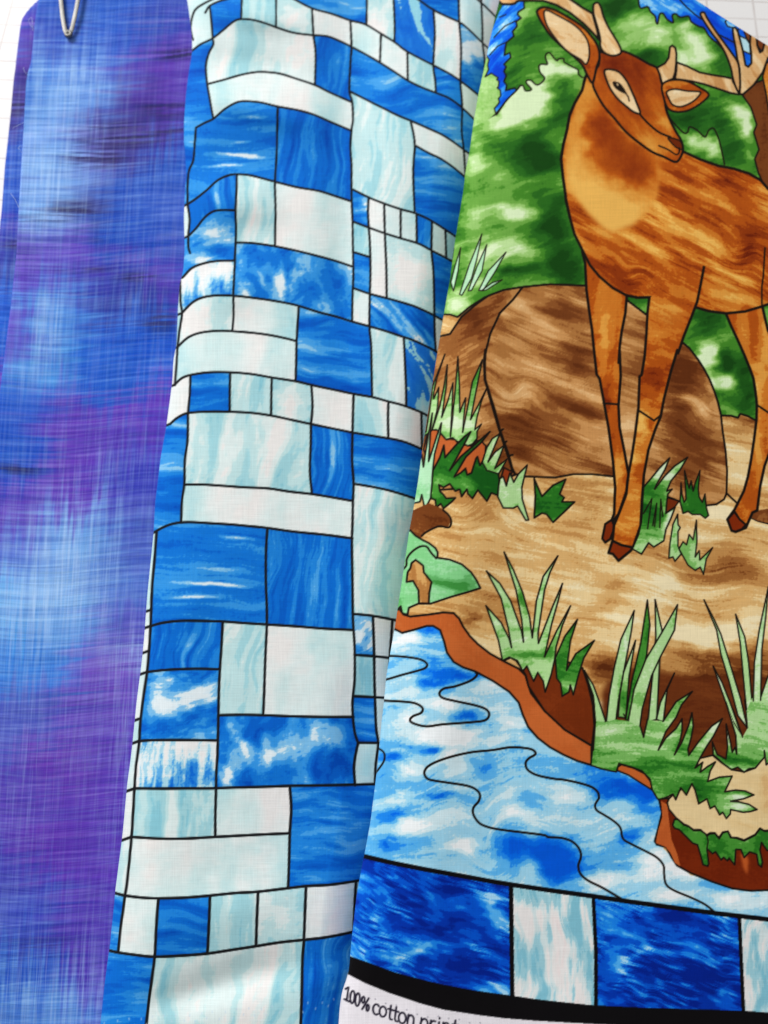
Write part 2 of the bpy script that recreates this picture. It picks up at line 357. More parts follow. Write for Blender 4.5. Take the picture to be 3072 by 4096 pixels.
def runs_label(free):
    """connected regions of a boolean grid, row runs joined by union-find"""
    par = []
    def find(i):
        while par[i] != i:
            par[i] = par[par[i]]; i = par[i]
        return i
    lab = np.full(free.shape, -1, np.int32); prev = []
    for r in range(free.shape[0]):
        row = np.diff(np.concatenate([[0], free[r].astype(np.int8), [0]]))
        st = np.nonzero(row == 1)[0]; en = np.nonzero(row == -1)[0]; cur = []
        for s, e in zip(st, en):
            i = len(par); par.append(i)
            for ps, pe, pi in prev:
                if ps < e and s < pe: par[find(pi)] = find(i)
            cur.append((s, e, i)); lab[r, s:e] = i
        prev = cur
    root = np.array([find(i) for i in range(len(par))] + [-1], np.int32)
    return root[lab]

def paint_tiles(cv):
    cov = np.zeros(cv.A.shape, np.float32); bar = np.zeros(cv.A.shape, bool)
    for P in TL:
        Q = crom(P, False, 4).tolist()
        for end in (0, -1):
            p = np.array(Q[end]); q = np.array(Q[1 if end == 0 else -2]); d = (p - q) / (np.linalg.norm(p - q) + 1e-6)
            ext = 0
            if d[0] < -.6 and p[0] < SIL_TILE(p[1]) + 45: d = np.array([-1, .35 * (1 if d[1] > 0 else 1)]); ext = 260
            elif d[0] > .6 and p[0] > SIL_DEER(p[1]) - 90: ext = 320
            elif p[1] < 12 and d[1] < 0: ext = 330
            elif p[1] > 4060 and d[1] > 0: ext = 330
            e = (p + d * ext).tolist() if ext else None
            if e: Q = [e] + Q if end == 0 else Q + [e]
        Q = np.array(Q)
        ym = Q[:, 1].mean(); wd = 8.4 + 4.0 * min(1, max(0, ym / 4000))
        for w, d, t in cv.dist(Q, 18):
            wob = wd / 2 + 0.6 * (vnoise(cv.A[w] / 40, cv.B[w] / 40, 3) - .5)
            cov[w] = np.maximum(cov[w], np.clip(.5 + (wob - d) / 3.0, 0, 1)); bar[w] |= d < 3.4
        for p, q in ((Q[0], Q[1]), (Q[-1], Q[-2])):      # close small gaps at the ends, for the fill only
            d = (p - q) / (np.linalg.norm(p - q) + 1e-6)
            for w, dd, t in cv.dist(np.array([p, p + d * 13]), 8): bar[w] |= dd < 3.4
    lab = runs_label(~bar)
    for _ in range(6):                                    # grow regions under the lines
        for ax, sh in ((0, 1), (0, -1), (1, 1), (1, -1)):
            n = np.roll(lab, sh, ax); m = (lab < 0) & (n >= 0); lab[m] = n[m]
    kinds = {}
    for kind, x, y in SEEDS:
        w = cv.window(x - 6, y - 6, x + 6, y + 6)
        if w is None: continue
        d = np.hypot(cv.A[w] - x, cv.B[w] - y); i = np.unravel_index(np.argmin(d), d.shape)
        l = lab[w][i]
        if l >= 0: kinds.setdefault(int(l), kind)
    flat = lab.ravel(); order = np.argsort(flat, kind='stable'); sf = flat[order]
    cuts = np.nonzero(np.diff(sf))[0] + 1
    A = cv.A.ravel(); Bq = cv.B.ravel(); col = cv.col.reshape(-1, 3)
    for grp in np.split(order, cuts):
        l = int(flat[grp[0]])
        col[grp] = pane(kinds.get(l, 'W') if l >= 0 else 'W', A[grp], Bq[grp], (grp[0] % 97) * 1.7)
    m = cov[..., None]
    cv.col[:] = cv.col * (1 - m) + np.array((26, 26, 28)) / 255. * m
    rs = np.random.RandomState(5)                        # needle holes along the selvedge
    for k in range(46):
        x = 420 + k * 24 + rs.uniform(-5, 5); y = 4085 - 0.09 * (x - 420) + (k % 2) * 26 + rs.uniform(-6, 6)
        for w, d, t in cv.dist(np.array([[x, y], [x + rs.uniform(-2, 2), y + 6]]), 8):
            mm = (np.clip(.5 + (2.4 - d) / 3, 0, 1) * .55)[..., None]
            cv.col[w] = cv.col[w] * (1 - mm) + np.array((205, 224, 240)) / 255. * mm
# ---------------------------------------------------------------- deer panel
INK = (24, 17, 12)
FOREST = [(0, (22, 66, 18)), (.25, (38, 94, 30)), (.45, (74, 134, 46)), (.62, (128, 178, 88)), (.8, (180, 216, 144)), (1, (222, 240, 198))]
SKYB = [(0, (0, 62, 190)), (.35, (8, 92, 212)), (.6, (62, 150, 228)), (.8, (146, 204, 240)), (1, (214, 238, 248))]
WATER = [(0, (4, 88, 204)), (.25, (14, 112, 220)), (.45, (76, 164, 228)), (.6, (142, 204, 234)), (.78, (204, 232, 240)), (1, (244, 248, 249))]
EARTH = [(0, (88, 42, 16)), (.22, (130, 78, 38)), (.42, (178, 126, 72)), (.62, (212, 168, 108)), (.82, (236, 208, 156)), (1, (246, 230, 190))]
STONE = [(0, (92, 46, 18)), (.28, (122, 70, 34)), (.5, (168, 116, 66)), (.72, (204, 154, 100)), (1, (232, 194, 144))]
FUR = [(0, (104, 34, 8)), (.25, (144, 62, 16)), (.48, (182, 94, 28)), (.7, (212, 142, 62)), (1, (234, 184, 100))]
HORN = [(0, (176, 122, 72)), (.35, (206, 158, 104)), (.65, (230, 196, 148)), (1, (248, 228, 190))]
LEAF = [(0, (24, 84, 26)), (.3, (52, 122, 40)), (.5, (96, 160, 72)), (.7, (158, 206, 130)), (.88, (202, 230, 178)), (1.05, (226, 240, 212))]
MINT = [(0, (66, 140, 66)), (.4, (136, 204, 140)), (.75, (178, 226, 182)), (1, (222, 242, 220))]
NAVY = [(0, (4, 34, 130)), (.28, (4, 58, 168)), (.48, (12, 98, 208)), (.66, (44, 142, 224)), (.88, (118, 192, 238)), (1, (170, 216, 242))]
MARB = [(0, (136, 192, 208)), (.35, (176, 214, 222)), (.52, (222, 232, 232)), (.7, (238, 236, 234)), (1, (240, 230, 228))]

LW = 1.38
def paint_deer(cv):
    def P(pts, tex, line=0, *a, **k): cv.poly(pts, tex, line * LW, *a, **k)
    L = lambda pts, w=6.5, sm=False, c=INK: cv.line(pts, w * LW, c, sm)
    def T(st, base, amp, lx, ly, ang, warp=30, seed=0, bl=(), fine=.1, post=5, **k):
        return lambda x, y: brush(x, y, st, base, amp, lx, ly, ang, warp, seed, bl, fine, post, **k)
    # --- woodland behind everything
    bush = [(2124,370,75,.55), (2063,416,70,.6), (2185,275,50,.65), (2275,282,50,.6,26), (2040,470,110,.5,40,-30), (2130,440,80,.25)]
    bush2 = [(2820,575,60,.5,34,20), (2870,600,34,.45), (2770,545,30,.35)]
    fb = [(2243,350,55,-.3), (2262,450,70,-.3),
          (2150,108,60,-.05), (2110,170,45,-.12), (2050,100,40,.2), (2090,60,50,.25), (2100,280,70,-.08), (2145,560,80,-.25), (1905,640,40,.35,90), (2010,690,70,.2), (2190,640,60,-.3), (2110,620,60,-.1),
          (2030,853,60,.45,30), (2090,840,60,.45,35), (1905,890,50,.38,60), (2070,1010,90,.42,40,15), (1920,780,50,.0), (2230,930,50,-.4,130), (2270,1090,60,-.4), (2050,1085,110,-.3,22),
          (1835,1210,50,.6), (1940,1005,50,.45,30,-20), (1905,1110,60,.35),
          (2528,92,50,.2), (2640,130,60,.5), (2758,120,55,.55,50), (2720,230,60,.5,35,30), (2800,200,40,.55,60,-40), (2490,153,60,.12), (2560,240,60,-.25), (2640,260,60,-.1), (2890,275,50,-.2), (2460,40,60,-.3),
          (2950,445,40,.65,40), (2980,505,30,.7,45), (2835,400,60,-.25), (2745,470,60,-.35), (2890,500,40,-.2), (2990,620,25,.3), (2940,590,40,-.2),
          (2838,1393,40,.55,26,-20), (2825,1440,34,.7,50), (2909,1532,40,.6,24,10), (2853,1526,26,.5), (2905,1450,30,-.45,45), (2915,1640,60,.22,18,25), (2838,1285,60,-.35), (2985,1560,36,-.3,120), (3000,1350,40,-.3,120)]
    P(PX(1200,-400, 3400,-400, 3400,2000, 1200,2000), T(FOREST, .41, .62, 190, 50, -16, 22, 2, fb, fine=.06, post=7))
    # --- sky, left
    P(E1(-500,-300, 560,-300, 540,20, 545,90, 480,130, 470,160, 510,200, 455,240, 465,290, 415,350, 430,400, 345,470, 330,560, 325,610, 385,585, 395,635, 320,710, 345,740, 320,790, 345,840, 320,900, 350,945, 340,1000, 440,975, 460,1000, 350,1110, 230,1260, -300,1260),
      T(SKYB, .5, 1.1, 120, 16, -42, 14, 4, [(2010,115,40,.35,18,-45), (1965,190,40,.5,18,-45), (2030,40,40,-.1), (2010,300,70,-.6)]), 5)
    for q in ((270,190, 340,162), (210,415, 250,370, 330,290, 450,230), (160,610, 250,510, 360,460)): L(E1(*q), 3.6)
    P(E1(150,-200, 270,0, 310,50, 262,150, 205,290, 175,380, 100,600, -60,760, -500,760, -500,-200), T(FOREST, .15, .3, 90, 40, 20, 20, 5))
    P(E1(112,850, 180,810, 255,860, 240,880, 265,900, 260,960, 245,970, 280,1000, 285,1060, 260,1090, 270,1130, 250,1160, 215,1200, 232,1262, 120,1360, 0,1450, -500,1700, -500,560, 130,620, 155,660, 140,720, 150,770), T(FOREST, .72, .3, 90, 60, 0, 20, 6, post=0), 4)
    L(E1(232,1262, 120,1365, 0,1440), 5)
    edge1 = E1(240,1268, 350,1110, 460,1000, 500,950, 530,950, 555,1000, 590,1005, 625,985, 570,920, 575,890, 620,890, 690,940, 770,870, 720,800, 708,730, 740,710, 800,710, 780,640, 790,595, 830,588, 880,650, 910,670, 930,650, 980,650, 990,690, 1080,740, 1140,775, 1145,820, 1190,860)
    P(J(edge1, PX(2345,330, 2345,420, 2290,520, 2210,600, 1900,640, 1800,560)), T(FOREST, .41, .62, 190, 50, -16, 22, 2, fb + bush, fine=.06, post=7))
    L(edge1, 4.5, True)
    # --- sky, right, with the far trees' edge
    P(E2(215,-300, 225,-40, 235,60, 260,90, 330,75, 360,130, 410,180, 420,240, 440,260, 460,160, 500,150, 540,210, 610,250, 600,170, 640,155, 690,190, 780,180, 810,240, 890,290, 950,310, 1000,390, 1060,450, 1110,490, 1310,700, 1450,760, 2200,760, 2200,-300),
      T(SKYB, .42, 1.0, 150, 30, 32, 25, 9, [(2590,25,60,.35,26,20), (2640,40,60,.3), (2850,60,60,-.2), (2905,90,50,.3,14,35), (2850,200,60,-.4), (2950,150,40,-.3)]), 5, smooth=True)
    L(E2(685,0, 760,80, 850,160, 920,212), 4); L(E2(1130,390, 1210,430, 1280,470), 4)
    P(E2(1395,270, 1300,215, 1220,205, 1185,240, 1210,290, 1280,312, 1330,330), T(SKYB, .5, .9, 60, 30, 20), 4)
    P(E2(1340,395, 1420,430, 1455,480, 1465,600, 1380,560, 1355,470), (186, 222, 230), 4)
    P(E2(1400,280, 1475,320, 1465,480, 1425,430, 1395,350), (120, 66, 30), 4)
    P(E2(1535,380, 1640,430, 1595,575, 1540,500), (112, 58, 24), 4)
    # --- trunk and the bushes at the right
    P(D1(1525,495, 1600,430, 1640,415, 1900,300, 1900,1100, 1659,985, 1630,950, 1608,900, 1590,830, 1612,780, 1585,690, 1600,650, 1570,560), T(STONE, .14, .3, 60, 160, 0, 15, 3), 5)
    P(E2(1600,850, 1640,700, 1800,600, 1900,1500, 1700,1450, 1640,1050), T(FUR, .5, .5, 60, 200, 0), 5)
    edge2 = D1(1130,570, 1150,620, 1215,690, 1240,690, 1250,662, 1290,680, 1330,715, 1350,680, 1375,670, 1400,720, 1420,800, 1432,858)
    P(J(edge2, D1(1432,900, 1200,900, 1100,700)), T(FOREST, .41, .62, 190, 50, -16, 22, 2, fb + bush2, fine=.06, post=7))
    L(edge2, 4.5, True)
    # --- bare ground
    rock_r = J(E5(545,870, 640,950, 740,1080, 820,1200, 900,1350, 960,1500, 1010,1650, 1050,1820), E4(1210,300, 1240,500, 1255,700, 1250,920))
    gb = [(2866,2045,60,.5,24), (2500,1960,60,.3,20), (2662,2336,70,.4), (2568,2415,80,.3), (2726,2520,110,.4,50), (2883,2547,120,.38,45), (2480,2470,80,.3,40), (2936,2250,110,-.3,70,20), (2936,2626,160,-.2,26), (2850,2150,110,.0), (2500,2230,120,.12),
          (2410,2690,80,-.45,55), (2800,2800,260,-.75,110), (2980,2720,180,-.5,60), (2250,2600,90,-.05), (2000,2250,90,-.1,60), (1870,2000,110,-.2,50,30), (2060,2060,120,.15,40,-10), (1790,2180,80,-.05), (2200,2060,120,.1), (1880,2470,34,-.4,30), (2350,2250,120,.16), (2560,2680,90,-.2,60), (3000,1780,60,.1), (3020,1690,70,-.3,26)]
    P(J(PX(1200,1262, 1800,1258, 1830,1268, 1877,1229, 1938,1190, 2015,1160, 2092,1148, 2200,1137, 2345,1143, 2500,1195, 2640,1300), rock_r[:8], E5(1180,1825, 1270,1850, 1300,1800, 1400,1830, 1490,1880, 1700,1900, 2600,1950), PX(3500,4400, 1200,4400)),
      T(EARTH, .65, .72, 270, 34, 12, 13, 12, gb, fine=.10, post=6, scr=.45, swirl=[(1900,2010,110,1.0), (2900,2350,200,.4)]), 6)
    P(J(PX(1300,1360, 1760,1345, 1800,1336, 1846,1267, 1900,1221, 1953,1183, 2015,1160, 2091,1148, 2053,1198, 2000,1252, 1961,1336, 1942,1413, 1940,1500, 1955,1577, 2000,1730, 2045,1865, 2060,1900, 1900,1950, 1300,1990)),
      T(STONE, .46, .9, 200, 36, -22, 30, 15, [(1900,1290,60,-.3), (1990,1190,40,-.2), (1760,1440,50,.25), (1800,1560,60,.15), (1970,1650,40,-.15), (1980,1800,50,-.25)]), 6)
    rb = [(2130,1200,90,.22,40), (2230,1260,110,-.2,24,25), (2100,1330,90,.18,40), (2310,1430,60,-.3,70), (2160,1470,110,.35,60,15), (2060,1560,80,.25), (2120,1660,120,-.35,60,5), (2280,1640,80,-.2), (2330,1560,110,.2,24,25), (2200,1820,120,.05), (2330,1820,80,.15), (2080,1800,60,-.25),
          (2740,1480,60,-.4,100), (2800,1640,36,.35,60,-20), (2680,1600,60,-.3), (2770,1750,90,-.2), (2690,1860,110,-.15,30), (2860,1600,20,.3,70,-15), (2560,1640,60,.15), (2600,1790,70,.2,16,30), (2780,1930,90,-.25), (2870,1800,30,.1,90), (2480,1700,60,.2), (2450,1380,60,.1)]
    P(J(PX(2091,1148, 2200,1137, 2345,1143, 2500,1195, 2640,1300), rock_r, E4(1225,980, 1150,1030, 1060,1040, 780,1000, 680,960), D3(960,570, 870,560, 780,560, 700,575, 565,570, 520,560, 500,520, 450,370, 400,200, 382,130, 385,0), PX(1942,1413, 1961,1336, 2000,1252, 2053,1198)),
      T(STONE, .50, .9, 230, 34, 20, 13, 18, rb, fine=.08, post=6, scr=.5, swirl=[(2080,1560,70,1.2), (2780,1660,90,-.6)]), 6)
    L(E4(1250,920, 1290,960, 1345,1010), 6); L(E4(1490,1160, 1560,1195, 1700,1230), 6)
    P(E4(1500,1100, 1560,1090, 1800,1050, 1800,1240, 1659,1215, 1560,1195, 1500,1165), T(STONE, .2, .4, 80, 40, 0))
    P(E4(655,960, 780,1000, 740,1055, 640,1125), (112, 46, 16), 4)
    # --- far legs, then body
    P(J(E5(1110,490, 1180,660, 1270,850, 1350,1030, 1420,1200, 1470,1340, 1495,1500, 1512,1640), E4(1548,60, 1545,200, 1520,400, 1490,600, 1460,760, 1420,900, 1380,980, 1330,1080, 1258,1180, 1300,1290, 1340,1302, 1440,1262, 1505,1112, 1552,1090, 1582,850, 1625,650, 1700,450), E5(1850,1100, 1660,720, 1620,560, 1580,380, 1400,400)),
      T(FUR, .5, .5, 50, 260, -6, 25, 21, [(2940,1290,60,.0), (3040,1480,30,.35,140), (3000,1560,30,.2), (3030,1800,20,.2,80), (3040,2000,40,-.15)]), 8)
    L(E5(1510,1680, 1570,1720, 1659,1780, 1760,1840), 6); L(E4(1330,1100, 1380,1180, 1440,1232), 6)
    P(E4(1325,1105, 1380,1180, 1440,1232, 1400,1275, 1340,1298, 1300,1288, 1262,1180), (124, 44, 12), 6)
    legL = J(D2(690,400, 705,460, 712,600, 725,700, 740,800, 750,900, 765,1040), D3(900,130, 920,240, 940,350, 960,500, 970,620, 965,740, 945,790), D3(985,740, 1020,640, 1030,560, 1010,450, 990,350, 985,250, 995,120, 990,0), D2(880,980, 885,900, 895,820, 915,720, 925,600))
    P(legL, T(FUR, .5, .45, 40, 240, 6, 25, 24, [(2410,1330,26,.35,90), (2440,1420,30,-.2), (2420,1600,40,-.45,60), (2440,1750,30,-.1), (2460,1880,25,.4,70), (2380,1180,50,.05)]), 8)
    L(D3(918,240, 985,245), 6)
    P(D3(955,765, 925,785, 912,850, 925,868, 948,852, 968,800), (120, 44, 12), 7)
    body = J(D1(780,262, 705,405, 690,470, 650,540, 625,600, 610,680, 590,760, 580,830, 590,930, 602,1010), D2(605,130, 625,220, 650,310, 690,390, 730,470, 780,530, 850,590, 920,628, 980,640, 1040,638, 1160,660, 1280,690, 1350,710, 1440,722, 1540,712, 1620,688, 1760,640, 1900,600), D1(1900,1100, 1700,1010, 1659,985, 1620,940, 1560,905, 1480,880, 1400,865, 1300,830, 1215,790))
    bb = [(2700,640,90,.1), (2780,800,90,-.2,30,30), (2700,900,120,.25,26,30), (2840,1000,90,.25,22,40), (2500,960,140,.18,22,22), (2400,1060,90,-.3,30,30), (2560,1110,90,.15,20,20), (2520,1130,50,-.15), (2680,1150,120,.22,22,20), (2930,1190,110,.4,22,20), (2870,860,60,-.35,30,20), (2990,1010,36,-.35,60), (2960,780,90,-.1), (2750,1060,100,-.15,20,15), (2330,1000,40,.1), (2720,720,60,-.3,20,30), (2900,740,90,-.35,22,20)]
    body_tex = T(FUR, .50, .8, 190, 30, 28, 10, 27, bb + [(2600,1000,120,.22,16,32), (2800,930,110,.28,14,38), (2650,840,60,.3,16,40), (2900,1080,90,.22,14,35), (2440,1010,60,.2,12,30), (2860,850,70,.25,12,25)], fine=.10, post=5, scr=.7, swirl=[(2540,1110,60,.9), (2980,1010,70,1.0)])
    P(body, body_tex, 8, INK)
    L(J(E5(1620,-350, 1605,-100, 1600,0, 1580,150, 1580,380)), 5); 
    # near front leg grows out of the shoulder
    legR = J(D2(1040,640, 1030,720, 1025,830, 1015,950, 1000,1043), D3(1080,120, 1075,260, 1060,380, 1045,480, 1030,560, 1020,650, 990,730, 965,790, 958,860, 990,882, 1050,892, 1085,790, 1090,680, 1100,560, 1120,450, 1150,360, 1175,300, 1190,220, 1220,100, 1250,0), D2(1190,930, 1220,840, 1260,740, 1290,660, 1310,560, 1325,480))
    lb = [(2640,1270,70,.0), (2650,1330,70,.25,30), (2650,1430,60,.0), (2630,1530,70,-.5,50), (2620,1610,60,.1,22), (2560,1680,30,.4,60), (2530,1850,26,.35,110), (2510,1990,30,.1), (2500,2120,50,.1), (2600,1700,18,-.3,50)]
    leg_tex = T(FUR, .48, .7, 200, 36, 12, 26, 31, lb)
    def shoulder(x, y):
        k = np.clip((y - 1230) / 130, 0, 1)[..., None]
        return body_tex(x, y) * (1 - k) + leg_tex(x, y) * k
    P(legR, shoulder)
    L(D2(920,628, 980,640, 1040,638), 7)
    L(legR, 8)
    L(D3(1080,275, 1145,318, 1175,295), 6)
    P(D3(958,860, 940,915, 960,920, 985,950, 1040,905, 1050,890, 1000,880), (124, 46, 12), 8)
    # throat
    nb = [(2450,890,170,.32,70), (2390,510,70,-.5,80), (2480,680,120,-.22,70,30), (2520,600,110,-.3,60,25), (2420,640,90,-.15), (2300,640,50,.25,120), (2430,850,120,.35), (2360,760,80,.2), (2330,480,30,.15), (2560,700,60,-.35)]
    P(J(D1(705,420, 655,545, 617,680, 596,780, 600,930, 606,1000), D2(650,110, 720,200, 800,280, 850,300, 950,265, 1040,190, 1085,110, 1092,40), D1(1098,900, 1105,830, 1000,760, 900,690, 820,590, 740,440)), T(FUR, .70, .35, 120, 90, 60, 40, 33, nb, fine=.05, post=0), soft=7)
    L(J(D1(705,405, 690,470, 650,540, 625,600, 610,680, 590,760, 580,830, 590,930, 602,1010), D2(605,130, 625,220)), 8)
    # antlers behind the head
    hb = lambda s: T(HORN, .58, 1.0, 110, 26, 55, 18, s, fine=.06, post=4)
    P(E1(-300,-120, 200,-60, 270,20, 300,45, 380,50, 440,40, 460,20, 480,10, 600,5, 760,10, 900,55, 1050,140, 1200,260, 1300,360, 1372,440, 1350,330, 1322,230, 1300,150, 1180,80, 1050,-10, 900,-120), hb(41), 7)
    P(E2(650,690, 760,730, 900,800, 1050,830, 1180,850, 1265,870, 1270,900, 1330,1000, 1340,1045, 1250,1030, 1100,980, 950,930, 820,900, 720,885, 630,875, 645,780), hb(42), 6, smooth=False)
    P(E2(1270,340, 1270,310, 1300,305, 1325,350, 1350,440, 1380,560, 1410,720, 1440,740, 1475,700, 1475,600, 1460,480, 1470,330, 1530,370, 1540,500, 1570,580, 1600,560, 1640,400, 1900,350, 1800,560, 1659,640, 1600,800, 1500,940, 1380,1045, 1345,1040, 1350,900, 1345,760, 1320,650, 1300,520, 1280,420), hb(43), 6)
    P(E2(915,170, 920,140, 955,140, 980,190, 1030,270, 1100,370, 1180,480, 1260,590, 1320,680, 1340,760, 1350,900, 1345,1000, 1330,1020, 1290,930, 1265,840, 1250,760, 1200,620, 1130,490, 1040,370, 960,250), T(HORN, .35, .4, 60, 30, 50), 6, smooth=True)
    # head
    hd = [(2480,290,60,-.2), (2560,330,50,-.1), (2600,420,60,.1), (2640,490,30,.3), (2680,570,50,.2), (2430,400,40,.05), (2480,480,60,.1), (2600,590,60,.25), (2470,240,60,-.2), (2560,260,60,-.15)]
    P(D1(780,270, 840,285, 890,265, 960,290, 1030,330, 1085,360, 1100,420, 1115,470, 1125,560, 1145,620, 1180,690, 1205,730, 1216,780, 1200,825, 1175,845, 1120,820, 1060,795, 1000,755, 920,690, 860,620, 800,550, 755,470, 745,430, 750,380, 775,340, 780,300), T(FUR, .4, .42, 120, 40, 62, 25, 35, hd, fine=.06, post=0), 7, smooth=True)
    L(D1(985,590, 1030,640, 1090,690, 1150,715), 6, True)
    P(D1(1140,718, 1200,735, 1212,778, 1182,770, 1152,742), (104, 40, 8), 4, smooth=True)
    L(D1(1090,760, 1140,782, 1178,806, 1195,796, 1196,772), 4.5, True)
    P(D1(805,375, 830,362, 880,375, 920,420, 950,480, 975,540, 992,590, 960,585, 920,555, 870,510, 830,450), T(HORN, .75, .6, 50, 40, 40, 15, 36, [(2432,310,26,-.5)], post=0), 6, smooth=True)
    P(D1(848,428, 880,430, 905,456, 922,490, 895,482, 862,460), (26, 18, 10), smooth=True)
    L(D1(915,485, 930,505, 935,527), 4); L(D1(872,438, 876,444), 4, False, (215, 190, 150))
    # ears
    P(D1(455,70, 460,50, 490,38, 540,50, 600,80, 680,130, 730,180, 770,240, 780,300, 765,350, 745,430, 720,400, 690,340, 640,290, 580,240, 520,180, 480,120), T(FUR, .46, .5, 80, 30, 40, 15, 37), 7, smooth=True)
    P(D1(490,65, 510,55, 560,80, 640,125, 690,170, 720,220, 727,290, 710,335, 680,310, 610,265, 550,200, 505,130), T(HORN, .72, .7, 110, 24, 15, 20, 38, post=4), 5, smooth=True)
    P(E1(1310,60, 1330,35, 1365,35, 1395,90, 1420,180, 1470,290, 1530,390, 1590,490, 1617,560, 1600,597, 1530,617, 1460,600, 1410,560, 1385,500, 1385,430, 1360,320, 1330,220, 1310,140), hb(44), 6, smooth=True)
    P(E2(430,750, 520,700, 560,640, 570,560, 575,520, 600,505, 635,530, 647,600, 642,700, 632,800, 610,870, 560,890, 490,930, 460,820), hb(45), 6)
    P(D1(1105,450, 1130,425, 1180,416, 1240,425, 1300,455, 1347,487, 1340,512, 1290,552, 1230,580, 1170,582, 1135,562, 1115,510), T(FUR, .42, .6, 60, 30, 20, 15, 39), 6, smooth=True)
    P(D1(1130,480, 1170,465, 1240,475, 1305,480, 1290,510, 1250,540, 1200,557, 1160,545, 1140,510), T(HORN, .74, .6, 70, 24, -10, 14, 40, post=4), 5, smooth=True)
    # --- pale blades against the wood
    for q in ((5,560, 25,480, 55,380, 42,500, 18,605), (50,622, 100,470, 166,308, 142,430, 112,540, 62,628), (95,605, 140,480, 192,363, 167,500, 112,602), (150,602, 200,500, 292,403, 232,510, 172,602), (165,603, 220,562, 272,547, 228,575, 190,600), (-40,580, -20,480, 20,380, 0,500)):
        P(D2(*q), T(MINT, .85, .3, 30, 80, 0), 3.4)
    # --- plants at the foot of the rock
    P(E3(150,1100, 200,900, 240,885, 300,885, 345,930, 400,990, 440,985, 500,990, 520,1020, 600,1050, 680,1060, 740,1000, 800,1020, 838,1060, 830,1150, 760,1350, 600,1430, 400,1430, 250,1340), T([(0, (168, 82, 40)), (1, (206, 116, 66))], .5, .5, 90, 60, 0), 5)
    gl = [(1760,1640,60,.1), (1740,1660,90,.25), (1850,1690,60,.25), (1880,1560,16,-.25,50), (1780,1560,16,-.3,60), (1830,1560,14,-.3,50), (1730,1590,30,-.25), (1880,1760,26,-.1), (1780,1740,60,.0)]
    P(E3(60,1000, 180,900, 220,640, 250,400, 385,50, 300,300, 257,500, 262,540, 318,415, 305,640, 247,880, 330,620, 380,380, 412,165, 402,400, 350,745, 420,560, 475,365, 467,600, 447,960, 470,760, 500,450, 530,75, 547,400, 550,690, 615,530, 607,620, 582,910, 640,620, 690,350, 800,110, 772,250, 722,500, 670,770, 760,600, 850,420, 792,560, 742,740, 717,880, 790,820, 742,900, 740,980, 690,1040, 640,1060, 600,1040, 520,1010, 470,970, 400,990, 340,920, 290,880, 245,885, 190,930), T(LEAF, .6, .7, 140, 30, -8, 20, 51, gl), 4.6)
    P(E3(1040,1300, 1095,1330, 1132,1340, 1107,1400, 1065,1490, 1010,1400), (140, 58, 26), 5)
    P(E3(250,1340, 330,1190, 375,1055, 387,1190, 500,1060, 600,960, 672,903, 612,1020, 540,1150, 440,1330, 560,1180, 700,1060, 884,903, 790,1020, 620,1180, 490,1400, 560,1360, 615,1310, 632,1380, 680,1360, 730,1200, 747,1180, 772,1275, 800,1240, 900,1300, 975,1360, 990,1450, 975,1610, 900,1580, 850,1672, 750,1550, 690,1642, 640,1590, 630,1540, 570,1622, 550,1540, 500,1560, 440,1480, 370,1520, 320,1490, 330,1560, 370,1600, 400,1640, 502,1635, 460,1680, 370,1752, 340,1700, 290,1742, 280,1660, 230,1640, 240,1400), T(LEAF, .16, .7, 100, 36, 20, 20, 52, [(1770,1930,50,.35,26), (1860,1930,40,.2), (1740,1970,30,.3), (1910,1900,60,-.15)]), 5.5)
    P(E3(800,1240, 850,1080, 910,980, 992,928, 950,1030, 862,1240, 940,1130, 1037,1058, 1000,1160, 937,1312, 1072,1208, 1010,1320, 980,1370, 850,1330), T(LEAF, .75, .5, 60, 40, -50, 15, 53), 4.6)
    P(E3(60,1300, 130,1160, 148,1292, 165,1180, 200,960, 247,700, 227,900, 205,1232, 250,1100, 300,940, 347,808, 332,930, 272,1150, 252,1320, 242,1500, 227,1640, 165,1762, 130,1600, 110,1680, 50,1692, -60,1700, -200,1600), T(MINT, .75, .5, 60, 120, 0, 20, 54, [(1660,1960,30,-.5)]), 5)
    P(E3(995,1420, 1030,1400, 1065,1502, 1105,1360, 1147,1462, 1200,1370, 1297,1272, 1270,1380, 1237,1520, 1242,1650, 1312,1880, 1280,1882, 1190,1725, 1140,1750, 1030,1745, 970,1620, 980,1500), T(LEAF, .78, .5, 70, 50, -20, 15, 55), 5)
    P(D3(605,580, 640,660, 690,610, 747,583, 720,650, 740,665, 730,685, 787,685, 740,730, 690,777, 660,740, 640,735, 605,757, 610,660), T(LEAF, .22, .7, 70, 30, 10, 15, 56), 5.5)
    L(E3(835,0, 820,130, 830,330, 870,460, 930,650, 990,880, 1050,1050, 1100,1200, 1132,1330), 8.5)
    for q in ((990,900, 1030,875), (1040,1030, 1068,1010), (1090,1170, 1135,1160)): L(E3(*q), 6)
    P(D3(-120,760, 65,720, 130,690, 200,720, 230,770, 215,800, 150,800, 100,830, 95,855, 40,830, -150,840), T(STONE, .14, .5, 60, 30, 20))
    L(D3(195,722, 220,745, 231,772, 220,800, 175,795, 120,820, 98,838), 6, True)
    # --- grass by the hooves
    P(E4(430,860, 500,780, 590,670, 687,572, 640,690, 560,830, 540,880, 640,750, 740,650, 864,567, 790,690, 700,800, 660,900, 712,880, 670,930, 660,1000, 650,1120, 742,1058, 700,1170, 650,1280, 630,1390, 530,1452, 480,1410, 410,1522, 320,1470, 380,1330, 410,1200, 420,1000), T(LEAF, .5, .5, 110, 22, 10, 15, 57, [(2630,1870,30,.45,60,30), (2690,1880,40,.5,60,35), (2600,2040,60,-.4,40), (2590,1960,50,-.2), (2570,2180,60,.35,30), (2670,2080,20,.5,60,20)]), 5)
